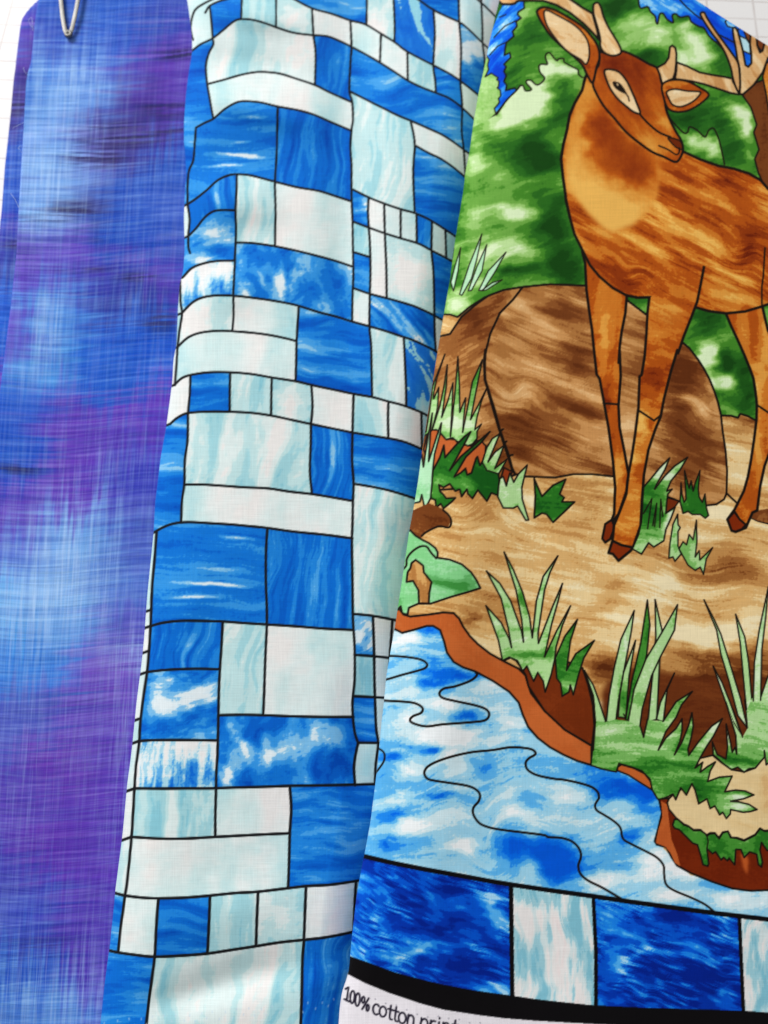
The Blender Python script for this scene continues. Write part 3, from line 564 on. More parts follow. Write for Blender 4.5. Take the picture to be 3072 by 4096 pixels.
    for q in ((430,1120, 512,975, 470,1270), (520,1240, 560,1020, 540,1250), (590,1260, 600,980, 620,1150)): L(E4(*q), 4)
    P(E4(800,818, 810,930, 830,1010, 850,980, 835,698, 880,870, 900,798, 920,900, 940,820, 987,698, 970,880, 980,960, 1010,1010, 1037,928, 1050,1060, 1072,1140, 1040,1167, 990,1130, 910,1130, 870,1100, 820,1120, 790,1000), T(LEAF, .25, .6, 60, 30, 0, 12, 58), 4.4)
    P(E4(767,1128, 770,1230, 792,1260, 770,1300, 770,1440, 802,1520, 740,1592, 720,1550, 680,1562, 690,1420, 720,1230), T(LEAF, .75, .5, 40, 90, 0, 12, 59), 4.6)
    P(E4(780,1470, 820,1400, 855,1430, 880,1328, 920,1380, 952,1188, 957,1400, 940,1550, 980,1488, 985,1580, 1112,1458, 1050,1570, 1022,1722, 990,1650, 940,1682, 870,1632, 830,1560), T(LEAF, .66, .3, 50, 40, 0, 12, 60), 4.4)
    P(D5(400,1270, 440,1190, 560,1130, 700,1100, 850,1125, 1000,1150, 1150,1170, 1400,1170, 1700,1200, 1900,1220, 1900,1900, 380,1900), T([(0, (84, 36, 14)), (.6, (112, 58, 26)), (1, (150, 96, 54))], .35, .7, 150, 24, 6, 20, 61), soft=8)
    # --- river
    wb = [(1717,2518,70,-.45,26), (1636,2572,70,.5,30,-12), (1744,2642,60,-.35,26), (1825,2712,90,-.5,26,8), (1717,2745,70,-.3,22), (1640,2760,60,.2), (1771,2821,80,.45,34), (1880,2868,50,-.4,26), (1650,2880,70,.25,22), (1717,2945,100,.55,34), (1840,2945,70,.45,30), (1988,2805,90,.1), (2050,2900,60,.2,30,40),
          (1563,3020,60,-.5,24), (1736,3003,50,-.6,12,-6), (1630,3090,60,.35,40), (1834,3040,60,.25), (1940,3080,60,-.25), (1753,3184,50,-.45,14), (1590,3250,80,-.5,26,-24), (1600,3180,50,.4,24,-10), (1671,3307,90,.42,40), (2051,3388,80,-.42,50), (2187,3388,80,-.4,40), (2268,3470,90,-.42), (2024,3215,70,.3,40,-20), (1725,3430,110,-.1,26), (1861,3388,60,.35,26), (1800,3130,90,-.15,20), (1550,3380,40,-.25), (2100,3130,80,-.05), (2150,3300,90,.15,40),
          (2497,3154,70,-.6,40), (2578,3203,60,-.55), (2524,3349,60,-.5,26), (2560,3280,60,.05,16), (2308,3181,80,.25,40), (2420,3330,60,.0), (2740,3484,70,.45,40), (2605,3457,50,.35,50), (2686,3590,80,.4,24), (2420,3530,80,.3,40), (2900,3590,120,.15,20,10), (2232,3441,60,-.6,60), (2400,3120,90,-.3), (2330,3080,110,-.05,20)]
    P(J(PX(1100,2470, 1581,2490), D4(280,760, 430,735, 520,800, 560,950, 740,1070, 990,1210, 1080,1350, 1200,1550, 1310,1640), PX(2370,3040, 2467,3060, 2560,3080, 2665,3170, 2670,3300, 2650,3390, 2760,3500, 2950,3540, 3500,3520, 3500,3760, 1100,3420)),
      T(WATER, .61, .6, 210, 46, -8, 34, 62, [(q[0], q[1], q[2], q[3] * 1.0, *q[4:]) for q in wb], fine=.09, post=6, scr=.25, swirl=[(2030,3400,110,1.5), (1620,3060,120,-.9), (2000,3210,120,.8)]))
    L(D4(-200,962, 60,965, 200,970, 330,990, 382,1022, 375,1050, 330,1070, 200,1105, 80,1140, -100,1180), 6.5, True)
    L(D4(742,1085, 750,1110, 700,1150, 590,1190, 510,1205, 475,1240, 500,1275, 600,1300, 740,1330, 820,1360, 842,1400, 810,1440, 700,1455, 500,1470, 380,1485, 290,1465, 258,1440, 280,1410, 340,1385, 350,1350, 310,1320, 240,1305, 70,1295, -120,1285), 7, True)
    L(J(D7(360,545, 335,590, 345,630, 400,665, 470,710, 520,760, 540,840, 600,880, 700,930, 790,980, 840,1040, 845,1110, 860,1180, 920,1225, 1050,1280, 1150,1330, 1222,1388)), 6.5, True)
    L(J(D7(362,540, 355,500, 310,460, 220,430, 100,405, 30,398), D6(1380,370, 1310,330, 1295,280, 1320,245, 1367,215, 1350,185, 1290,170, 1180,165, 1050,185, 900,200, 760,230, 640,270, 570,310, 548,355, 570,395, 620,410, 720,425, 850,445, 920,470, 957,510, 950,560, 910,610, 910,660, 950,720, 1010,750, 1100,770, 1300,795, 1430,812), D7(-10,830, 80,835, 160,860, 212,910, 230,970, 210,1040, 225,1100, 280,1150, 380,1200, 450,1240, 530,1288)), 7, True)
    L(D6(120,150, 205,172, 250,205, 252,260, 215,320, 150,400), 5.5, True)
    # --- leafy slope, bank and mounds
    P(D4(260,40, 300,80, 350,110, 400,135, 445,170, 462,200, 460,242, 550,255, 640,290, 710,350, 750,410, 777,465, 700,490, 560,530, 410,580, 320,580, 250,610, 240,662, 200,650, 190,600, 165,625, -100,640, -100,300, 150,60), T(MINT, .5, .4, 150, 40, 5, 20, 64, [(1780,2330,90,-.55,16,8), (1860,2340,50,-.4), (1600,2410,30,-.25)]), 6)
    L(D4(200,330, 230,300, 235,250, 270,200, 330,160, 380,160, 410,200, 450,245), 6, True)
    P(D4(233,420, 240,350, 260,320, 270,280, 300,258, 330,280, 355,300, 360,350, 417,420, 400,500, 397,580, 325,577, 320,480, 280,412), T(EARTH, .5, .5, 40, 90, 0, 15, 65), 6)
    P(J(D4(-200,650, 100,640, 180,620, 210,660, 260,675, 400,660, 500,645, 580,650, 620,690, 650,750, 700,820, 760,880, 850,950, 960,1010, 1060,1060, 1110,1110, 1130,1180, 1150,1240, 1250,1370, 1400,1510, 1600,1630), D7(308,160, 305,297, 200,265, 100,220, 0,165), D4(1200,1570, 1130,1490, 1090,1400, 1060,1310, 990,1230, 870,1150, 740,1080, 650,1050, 580,1010, 530,940, 510,860, 480,775, 430,745, 380,745, 280,775, 200,795, 150,770, 100,760, -200,740)), T([(0, (174, 84, 38)), (1, (204, 118, 66))], .5, .4, 160, 60, 40), 6.5)
    P(D4(945,1000, 990,973, 1040,1000, 1090,1070, 1112,1110, 1132,1190, 1250,1370, 1400,1510, 1600,1628, 1617,1480, 1607,1330, 1572,1180, 1530,1055, 1400,1000, 1200,950, 1050,960), T([(0, (92, 34, 8)), (1, (136, 62, 26))], .4, .4, 120, 80, 40), 6)
    P(D4(818,595, 930,720, 990,840, 1007,905, 982,760, 930,540, 822,340, 920,430, 1000,560, 1080,780, 1095,862, 1082,700, 1040,480, 952,200, 1020,330, 1090,500, 1140,680, 1160,832, 1190,560, 1240,380, 1348,228, 1290,350, 1250,480, 1202,800, 1205,872, 1310,600, 1382,432, 1350,560, 1300,740, 1250,972, 1340,780, 1441,597, 1382,740, 1335,900, 1327,980, 1300,1100, 1255,1232, 1240,1150, 1200,1088, 1170,1152, 1120,1040, 1090,1077, 1050,1000, 990,975, 940,1000, 910,850), T(LEAF, .78, .35, 90, 22, -5, 12, 66, [(2120,2620,90,-.5,18,5), (2090,2400,14,-.4,60,-15), (2100,2520,70,-.25,10), (2210,2590,24,-.4,40)]), 5)
    P(D4(1330,980, 1400,820, 1492,697, 1442,850, 1412,1072, 1480,950, 1617,852, 1540,980, 1502,1100, 1462,1252, 1440,1180, 1430,1232, 1380,1262, 1370,1170, 1340,1130), T(LEAF, .24, .5, 70, 24, 20, 12, 67, [(2270,2740,40,.4,30)]), 5)
    # pale stone, pot-shaped bank and right-hand clump
    P(J(D7(805,545, 828,650, 802,760, 775,860, 790,885, 860,905, 900,980, 940,1040, 1040,1095, 1200,1160, 1350,1210, 1480,1227, 1613,1222, 2000,1190, 2000,600, 1000,540)), T([(0, (84, 22, 4)), (1, (132, 52, 18))], .45, .4, 150, 70, 20), 6)
    P(D7(822,562, 868,590, 880,700, 900,850, 940,950, 965,1045, 925,1022, 893,950, 855,902, 783,872, 803,770, 832,680), T([(0, (168, 78, 36)), (1, (198, 112, 60))], .5, .4, 60, 90, 0))
    P(D7(1410,962, 1440,930, 1470,1000, 1460,1112, 1432,1060), (184, 92, 44), soft=5)
    P(E7(600,745, 790,700, 900,790, 1030,880, 1190,910, 1330,860, 1450,700, 2000,600, 2000,1640, 1440,1650, 1390,1620, 1330,1700, 1190,1770, 1100,1740, 1030,1740, 985,1660, 920,1670, 870,1740, 820,1680, 760,1680, 710,1710, 640,1640, 550,1640, 480,1590, 430,1570, 330,1490, 240,1380, 218,1300, 240,1250, 300,1190, 600,1000), T([(0, (206, 164, 112)), (.4, (226, 196, 144)), (1, (240, 218, 172))], .72, .4, 120, 40, 20, 25, 70, [(3060,3140,34,-.6,50), (3065,3220,34,-.4), (2980,3300,60,-.3,10,15)], fine=.06), 5)
    P(E7(288,1580, 310,1510, 350,1508, 430,1580, 490,1600, 550,1650, 640,1650, 700,1690, 720,1720, 760,1690, 820,1690, 875,1752, 920,1680, 985,1660, 1020,1740, 1100,1750, 1190,1782, 1330,1710, 1390,1628, 1450,1660, 2000,1600, 2000,1850, 1480,1902, 1410,1800, 1390,1900, 1422,2050, 1410,2112, 1370,2080, 1350,1950, 1260,1920, 1190,1992, 1150,1890, 1085,1890, 1070,2082, 1000,2000, 980,2032, 930,1990, 900,2022, 830,1920, 790,1942, 720,1880, 742,2070, 730,2102, 670,2082, 640,1960, 600,1830, 540,1810, 420,1690, 370,1640, 310,1620), T(LEAF, .36, .5, 60, 60, 20, 20, 71), 5)
    for q in ((720,1720, 735,1790, 720,1880),): L(E7(*q), 4)
    P(D7(498,312, 530,293, 620,320, 700,360, 747,420, 757,482, 690,440, 580,370, 498,337), (188, 100, 50), 5)
    rbk = [(2975,2880,50,.1), (3010,2930,90,.2), (2990,3030,90,-.25,16), (2950,2990,50,-.2)]
    for q in ((1720,1000, 1659,1150, 1592,1345, 1640,1400, 1760,1250), (1662,470, 1642,700, 1612,950, 1602,1400, 1545,1420, 1555,1050, 1592,800), (1413,680, 1482,850, 1512,1050, 1542,1400, 1500,1450, 1480,1250, 1448,900), (1172,570, 1250,720, 1300,830, 1380,1090, 1450,1320, 1502,1545, 1430,1450, 1360,1180, 1300,980, 1268,800), (1242,1075, 1310,1200, 1370,1350, 1462,1615, 1390,1490, 1330,1330)):
        P(D5(*q), T(LEAF, .86, .3, 40, 120, -10, 12, 72), 4.6)
    P(J(E7(985,60, 1060,300, 1170,470, 1235,355, 1215,150, 1290,-30), D5(1545,1345, 1597,1340, 1640,1330), E7(1700,-200, 2000,-200, 2000,650, 1600,700, 1470,820, 1445,640, 1450,720, 1330,860, 1250,870, 1190,912, 1110,850, 1030,880, 920,800, 800,690, 788,530, 850,690, 960,745, 980,600, 963,305, 1010,500, 1040,660, 1075,600, 1097,682, 1085,450, 1040,300, 1000,150)),
      T(LEAF, .74, .5, 170, 16, 14, 14, 73, [(2960,3045,110,-.4,18), (2900,3030,40,-.3)], fine=.12))
    L(J(E7(1170,470, 1110,290, 1050,120)), 4); L(J(E7(1232,352, 1215,150, 1195,0)), 4)
    L(E7(960,30, 1040,300, 1085,450, 1097,682, 1075,600, 1040,660, 1010,500, 963,305, 980,600, 960,745, 850,690, 788,530, 800,690, 920,800, 1030,880, 1110,850, 1190,912, 1250,870, 1330,860, 1450,720, 1445,640, 1470,820, 1600,700), 5)
    # big clump in the middle
    for q in ((800,568, 852,800, 837,1000, 812,1480, 745,1500, 780,1150, 805,850), (262,1107, 330,1220, 370,1330, 422,1490, 400,1560, 340,1560, 335,1350), (641,652, 617,820, 572,1060, 522,1330, 500,1500, 428,1500, 450,1300, 490,1080, 540,870), (651,878, 602,1150, 577,1470, 520,1460, 530,1300, 560,1120)):
        P(D5(*q), T(LEAF, .80, .3, 30, 120, -5, 12, 75, [(2500,2800,40,-.4,60)]), 4.8)
    P(D5(741,572, 760,760, 737,980, 680,1250, 620,1500, 575,1480, 620,1200, 690,900), T(LEAF, .3, .3, 30, 160, 8, 10, 76, [(2530,2820,40,.3)]), 4.8)
    for q in ((970,607, 947,800, 842,1000, 772,1150, 702,1400, 680,1560, 590,1520, 640,1250, 730,1020, 850,820), (947,1127, 892,1250, 862,1500, 810,1480, 840,1350)):
        P(D5(*q), T(LEAF, .82, .3, 40, 120, 25, 12, 77, [(2560,2790,40,-.3)]), 4.8)
    low = J(E7(110,1260, 210,1230, 290,1190, 325,1262, 390,1110, 460,1202, 530,1058, 570,1140, 615,1312, 720,1250, 760,1372, 820,1340, 880,1452, 920,1420, 965,1497, 1015,1440, 1020,1385, 1180,1420, 1270,1410, 1354,1385, 1250,1320, 1130,1290, 1020,1280, 1180,1250, 1314,1200, 1200,1150, 1080,1140, 945,1160, 1038,963, 880,975, 730,1030, 760,900, 828,782, 730,840, 635,912, 665,788, 570,860, 640,720, 720,580, 800,460, 914,236, 780,330, 620,520, 490,700, 480,620, 520,480, 547,330, 530,162, 490,320, 400,540, 310,692, 380,520, 407,380, 405,238, 330,360, 200,480, 105,632, 200,400, 330,220), D5(1000,1370, 1083,1267, 960,1345, 860,1495))
    left = D7(330,-40, 330,0, 303,297, 380,325, 490,347, 510,285, 600,310, 680,340, 740,400, 757,482, 795,545)
    P(J(low, D5(740,1480, 712,1615, 690,1540, 590,1490, 500,1480, 420,1500, 345,1490), left), T(LEAF, .52, .55, 150, 18, 6, 16, 78, [(2430,3010,70,-.3,14), (2620,3080,110,-.4,22), (2740,3010,60,.0), (2850,2930,90,.45,30,-50), (2800,3190,60,-.3), (2960,3190,40,.5,14), (2960,3230,40,.5,14), (2690,2900,90,.25,50,-50), (2450,2950,70,.25), (2580,2930,60,.1), (2700,3040,60,.15,12), (2750,3200,60,-.35), (2720,2990,50,-.3,20)], fine=.13))
    L(J(left, low), 5)
    L(D5(690,1540, 712,1615, 742,1480), 5); L(D5(575,1465, 560,1440), 4)
    L(D5(330,1712, 345,1490, 330,1300, 262,1107), 5)
    # --- woven-in border: black lead lines, panes, black band, selvedge
    edge = PX(1200,3370, 1457,3426, 1563,3451, 1698,3478, 1834,3502, 1970,3527, 2051,3540, 2200,3562, 2362,3584, 2524,3608, 2686,3630, 2865,3654, 3072,3678, 3400,3718)
    P(J(edge, PX(3400,4400, 1200,4400)), (12, 10, 12)); cv.line(edge, 20, (12, 10, 12))
    up = PX(1200,3740, 1340,3802, 1400,3825, 1485,3854, 1581,3890, 1726,3928, 1822,3948, 1919,3965, 2039,3981, 2140,3996, 2200,4003, 2362,4020, 2560,4030, 2973,4043, 3072,4050, 3400,4066)
    def cell(x0, x1, ang, st, seed, **k):
        xs = np.linspace(0, 1, 14)
        a0 = np.interp(xs, [0, 1], [x0[0], x1[0]]); e = np.interp(a0, edge[:, 0], edge[:, 1]) + 9
        b0 = np.interp(xs, [0, 1], [x0[1], x1[1]]); f = np.interp(b0, up[:, 0], up[:, 1])
        mid0 = [(x0[0] + x0[1]) / 2 + x0[2], (e[0] + f[0]) / 2]; mid1 = [(x1[0] + x1[1]) / 2 + x1[2], (e[-1] + f[-1]) / 2]
        P(J(np.stack([a0, e], 1), [mid1], np.stack([b0, f], 1)[::-1], [mid0]), lambda x, y: brush(x, y, st, ang=ang, seed=seed, **k))
    nb2 = lambda ox, s=1.0: [(ox + 310 * s, 3670, 80 * s, -.35, 60), (ox + 500 * s, 3620, 26, .4, 80, -15), (ox + 120 * s, 3740, 110 * s, .3, 18, 30), (ox + 60 * s, 3560, 40, .3, 20), (ox + 420 * s, 3900, 110, -.4, 60), (ox + 200 * s, 3800, 90, .3, 16, -25), (ox + 540 * s, 3960, 34, .35, 30), (ox + 80, 3830, 60, .3, 20, 25), (ox + 250 * s, 3830, 90, -.1, 20)]
    cell((1200, 1180, 0), (2035, 2040, 0), 22, NAVY, 81, base=.37, amp=1.1, lx=130, ly=36, warp=30, bl=nb2(1470), fine=.07, post=5, scr=1.0)
    cell((2053, 2058, 0), (2366, 2376, 5), 92, MARB, 82, base=.40, amp=1.5, lx=150, ly=26, warp=45, bl=[(2200, 3650, 80, .2), (2280, 3720, 40, -.2)], fine=.05, post=4)
    cell((2381, 2392, 5), (2950, 2966, 0), 22, NAVY, 84, base=.37, amp=1.1, lx=130, ly=36, warp=30, bl=nb2(2390, .95), fine=.07, post=5, scr=1.0)
    cell((2965, 2981, 0), (3400, 3400, 0), 92, MARB, 85, base=.40, amp=1.5, lx=150, ly=26, warp=45, fine=.05, post=4)
    dn = PX(1200,3810, 1340,3872, 1391,3897, 1461,3933, 1557,3972, 1678,4013, 1774,4039, 1919,4061, 2015,4073, 2140,4083, 2300,4092, 2600,4108, 3072,4128, 3400,4140)
    P(J(dn, PX(3400,4500, 1200,4500)), T([(0, (222, 216, 222)), (1, (244, 240, 244))], .6, .3, 60, 60, 0, 10, 86, fine=.04, post=0))
    base = E6(-60,430, 90,517, 160,557, 245,600, 345,642, 395,658, 500,694, 620,736, 730,764, 870,796, 1000,818, 1200,850, 1659,900)
    arc = lambda cx, cy, rx, ry, a0=0, a1=360, n=18: [(cx + rx * math.cos(math.radians(t)), cy + ry * math.sin(math.radians(t))) for t in np.linspace(a0, a1, n)]
    GL = {'1': [[(-.22, .78), (.02, 1), (.02, 0)], [(-.2, 0), (.24, 0)]], '0': [arc(0, .5, .205, .5)], '%': [arc(-.25, .74, .125, .25), arc(.25, .26, .125, .25), [(-.24, -.02), (.24, 1.02)]],
          'c': [arc(.02, .34, .26, .34, 50, 310)], 'o': [arc(0, .34, .27, .34)], 't': [[(-.02, .92), (-.02, .15), (.06, .02), (.2, .02)], [(-.2, .66), (.2, .66)]],
          'n': [[(-.22, 0), (-.22, .68)], arc(0, .42, .22, .27, 180, 0, 9) + [(.22, 0)]], 'p': [[(-.24, -.3), (-.24, .68)], arc(.02, .34, .26, .34)], 'r': [[(-.14, 0), (-.14, .68)], arc(.1, .42, .24, .26, 180, 70, 7)], 'i': [[(0, 0), (0, .68)], [(0, .9), (0, .94)]]}
    for ch, gx, sc in (('1', 96, .98), ('0', 138, .92), ('0', 181, .95), ('%', 246, .92), ('c', 335, 1.12), ('o', 392, 1.12), ('t', 452, 1.1), ('t', 496, 1.12), ('o', 552, 1.18), ('n', 622, 1.2), ('p', 732, 1.2), ('r', 800, 1.2), ('i', 852, 1.2), ('n', 912, 1.25), ('t', 985, 1.25)):
        o = np.array([1340 + gx * .4822, 0]); o[1] = np.interp(o[0], base[:, 0], base[:, 1])
        sl = (np.interp(o[0] + 20, base[:, 0], base[:, 1]) - np.interp(o[0] - 20, base[:, 0], base[:, 1])) / 40
        ex = np.array([1, sl * .9]) * 44 * sc; ey = np.array([.13, -1]) * 53 * sc
        for st in GL[ch]: L(np.array([o + ex * p[0] + ey * p[1] for p in st]), 5.9, False, (38, 34, 48))
    rs = np.random.RandomState(3)
    for k in range(26):
        x = 1500 + k * 42; y = np.interp(x, base[:, 0], base[:, 1]) - 62 + rs.uniform(-8, 8)
        L(PX(x, y, x + 2, y + 2), 3, False, (150, 146, 158))

# ---------------------------------------------------------------- helpers: from print coordinates to the lying cloth
CT, ST = math.cos(TILT), math.sin(TILT)
def to_plane(a, b, z):
    """the point at height z that the print coordinate (a, b) was drawn for"""
    x = (a - 1536.0) / FPX; y = -(b - 2048.0) / FPX
    dx, dy, dz = x, y * CT + ST, y * ST - CT
    t = (z - CAM[2]) / dz
    return np.stack([CAM[0] + dx * t, CAM[1] + dy * t, np.broadcast_to(z, np.shape(a)) + 0 * dx], -1)

def mesh_grid(name, V, parent, mat, color=None, uv=None, extra=None, flip=False):
    ny, nx = V.shape[:2]
    me = bpy.data.meshes.new(name)
    idx = np.arange(ny * nx).reshape(ny, nx)
    q = np.stack([idx[1:, :-1], idx[1:, 1:], idx[:-1, 1:], idx[:-1, :-1]], -1).reshape(-1, 4)
    if flip: q = q[:, ::-1]
    me.vertices.add(ny * nx); me.vertices.foreach_set('co', V.reshape(-1).astype(np.float32))
    me.loops.add(q.size); me.loops.foreach_set('vertex_index', q.reshape(-1).astype(np.int32))
    me.polygons.add(len(q)); me.polygons.foreach_set('loop_start', np.arange(0, q.size, 4, dtype=np.int32))
    me.polygons.foreach_set('use_smooth', np.ones(len(q), bool))
    me.update(calc_edges=True)
    if color is not None:
        at = me.color_attributes.new('dye', 'FLOAT_COLOR', 'POINT')
        c = np.ones((ny * nx, 4), np.float32); c[:, :3] = color.reshape(-1, 3); at.data.foreach_set('color', c.reshape(-1))
    if uv is not None:
        at = me.attributes.new('cloth', 'FLOAT_VECTOR', 'POINT')
        c = np.zeros((ny * nx, 3), np.float32); c[:, :2] = uv.reshape(-1, 2); at.data.foreach_set('vector', c.reshape(-1))
    if extra is not None:
        at = me.attributes.new('thread', 'FLOAT_VECTOR', 'POINT'); at.data.foreach_set('vector', extra.reshape(-1).astype(np.float32))
    me.materials.append(mat)
    o = bpy.data.objects.new(name, me); col.objects.link(o)
    if parent is not None: o.parent = parent
    return o

def thing(name, label, cat, group=None):
    o = bpy.data.objects.new(name, None); o.empty_display_size = 0.02; col.objects.link(o)
    o['label'] = label; o['category'] = cat
    if group: o['group'] = group
    return o

def nodes_of(name):
    m = bpy.data.materials.new(name); m.use_nodes = True
    nt = m.node_tree; b = nt.nodes['Principled BSDF']
    return m, nt, b
def N(nt, kind, **k):
    n = nt.nodes.new(kind)
    for a, v in k.items(): setattr(n, a, v)
    return n
def math_node(nt, op, a, b=None, clamp=False):
    n = N(nt, 'ShaderNodeMath', operation=op); n.use_clamp = clamp
    for i, v in enumerate((a, b)):
        if v is None: continue
        if isinstance(v, (int, float)): n.inputs[i].default_value = v
        else: nt.links.new(v, n.inputs[i])
    return n.outputs[0]

def weave(nt, b, colour, period=0.00046, strength=0.22):
    """plain-weave relief and thread-to-thread tone for a cotton cloth; colour is a socket"""
    at = N(nt, 'ShaderNodeAttribute', attribute_name='cloth')
    sx = N(nt, 'ShaderNodeSeparateXYZ'); nt.links.new(at.outputs['Vector'], sx.inputs[0])
    nz = N(nt, 'ShaderNodeTexNoise'); nz.inputs['Scale'].default_value = 260; nz.inputs['Detail'].default_value = 2
    nt.links.new(at.outputs['Vector'], nz.inputs['Vector'])
    k = 2 * math.pi / period
    u = math_node(nt, 'ADD', math_node(nt, 'MULTIPLY', sx.outputs[0], k), math_node(nt, 'MULTIPLY', nz.outputs[0], 2.0))
    v = math_node(nt, 'ADD', math_node(nt, 'MULTIPLY', sx.outputs[1], k), math_node(nt, 'MULTIPLY', nz.outputs[0], 2.0))
    su = math_node(nt, 'SINE', u); sv = math_node(nt, 'SINE', v)
    h = math_node(nt, 'MULTIPLY', su, sv)
    thread = N(nt, 'ShaderNodeTexNoise'); thread.inputs['Scale'].default_value = 1.0; thread.inputs['Detail'].default_value = 3
    mp = N(nt, 'ShaderNodeMapping'); mp.inputs['Scale'].default_value = (90, 2200, 1); nt.links.new(at.outputs['Vector'], mp.inputs[0]); nt.links.new(mp.outputs[0], thread.inputs['Vector'])
    thread2 = N(nt, 'ShaderNodeTexNoise'); thread2.inputs['Scale'].default_value = 1.0; thread2.inputs['Detail'].default_value = 3
    mp2 = N(nt, 'ShaderNodeMapping'); mp2.inputs['Scale'].default_value = (2200, 90, 1); nt.links.new(at.outputs['Vector'], mp2.inputs[0]); nt.links.new(mp2.outputs[0], thread2.inputs['Vector'])
    tn = math_node(nt, 'ADD', math_node(nt, 'MULTIPLY', math_node(nt, 'ADD', thread.outputs[0], thread2.outputs[0]), 0.26), 0.74)
    tn = math_node(nt, 'ADD', tn, math_node(nt, 'MULTIPLY', h, 0.05))
    mx = N(nt, 'ShaderNodeVectorMath', operation='SCALE'); nt.links.new(colour, mx.inputs[0]); nt.links.new(tn, mx.inputs['Scale'])
    nt.links.new(mx.outputs[0], b.inputs['Base Color'])
    big = N(nt, 'ShaderNodeTexNoise'); big.inputs['Scale'].default_value = 34; big.inputs['Detail'].default_value = 3; nt.links.new(at.outputs['Vector'], big.inputs['Vector'])
    bp = N(nt, 'ShaderNodeBump'); bp.inputs['Strength'].default_value = strength; bp.inputs['Distance'].default_value = 0.0002
    nt.links.new(math_node(nt, 'ADD', math_node(nt, 'MULTIPLY', h, 0.5), math_node(nt, 'MULTIPLY', tn, 2.0)), bp.inputs['Height'])
    bp2 = N(nt, 'ShaderNodeBump'); bp2.inputs['Strength'].default_value = 0.35; bp2.inputs['Distance'].default_value = 0.003
    nt.links.new(big.outputs[0], bp2.inputs['Height']); nt.links.new(bp2.outputs[0], bp.inputs['Normal'])
    nt.links.new(bp.outputs[0], b.inputs['Normal'])
    b.inputs['Roughness'].default_value = 0.85
    b.inputs['Specular IOR Level'].default_value = 0.06
    b.inputs['Sheen Weight'].default_value = 0.03; b.inputs['Sheen Roughness'].default_value = 0.4

def printed_cotton(name):
    m, nt, b = nodes_of(name)
    at = N(nt, 'ShaderNodeAttribute', attribute_name='dye')
    weave(nt, b, at.outputs['Color'])
    return m

def plain_cotton(name, rgb):
    m, nt, b = nodes_of(name)
    tc = N(nt, 'ShaderNodeTexCoord'); nz = N(nt, 'ShaderNodeTexNoise'); nz.inputs['Scale'].default_value = 700
    nt.links.new(tc.outputs['Object'], nz.inputs['Vector'])
    cr = N(nt, 'ShaderNodeValToRGB'); cr.color_ramp.elements[0].color = (*[c * .85 for c in rgb], 1); cr.color_ramp.elements[1].color = (*rgb, 1)
    nt.links.new(nz.outputs[0], cr.inputs[0]); nt.links.new(cr.outputs[0], b.inputs['Base Color'])
    b.inputs['Roughness'].default_value = .9
    return m

def fold_height(u, rpx, r, ztop):
    """rounded fold: a quarter ellipse falling to the fold line at u = 0"""
    q = np.clip(1 - u / rpx, 0, 1)
    return ztop - r * (1 - np.sqrt(np.maximum(0, 1 - q * q)))

def cloth_points(cv_A, cv_B, U, sil, rpx, r, ztop, bump=None):
    """visible cloth for U >= 0; for U < 0 the cloth goes round the fold and back underneath"""
    z = fold_height(np.maximum(U, 0), rpx, r, ztop)
    if bump is not None: z = z + bump(cv_A, cv_B, np.maximum(U, 0))
    A = np.where(U >= 0, cv_A, sil(cv_B))
    P = to_plane(A, cv_B, z)
    d = np.maximum(-U, 0) * 1.0e-4
    quarter = 1.25 * r
    ph = np.clip(d / quarter, 0, 1) * (math.pi / 2)
    back = np.maximum(0, d - quarter)
    P[..., 0] += np.where(U < 0, 0.6 * r * (1 - np.cos(ph)) + back, 0)
    P[..., 2] += np.where(U < 0, -r * np.sin(ph), 0)
    return P

def slab(name, parent, mat, A, B, ztop, zbot):
    """the folded layers inside a bundle: a closed soft-edged block under the printed sheet"""
    ny, nx = A.shape
    T = to_plane(A, B, ztop); T2 = T.copy(); T2[..., 2] = zbot
    verts = np.concatenate([T.reshape(-1, 3), T2.reshape(-1, 3)]); n = ny * nx
    i = np.arange(n).reshape(ny, nx); faces = []
    for r in range(ny - 1):
        for c in range(nx - 1):
            faces.append((i[r + 1, c], i[r + 1, c + 1], i[r, c + 1], i[r, c])); faces.append((n + i[r, c], n + i[r, c + 1], n + i[r + 1, c + 1], n + i[r + 1, c]))
    ring = list(i[0, :]) + list(i[1:, -1]) + list(i[-1, -2::-1]) + list(i[-2:0:-1, 0])
    for p, q in zip(ring, ring[1:] + ring[:1]): faces.append((p, q, n + q, n + p))
    me = bpy.data.meshes.new(name); me.from_pydata(verts.tolist(), [], [tuple(int(k) for k in f) for f in faces]); me.materials.append(mat)
    o = bpy.data.objects.new(name, me); col.objects.link(o); o.parent = parent
    return o

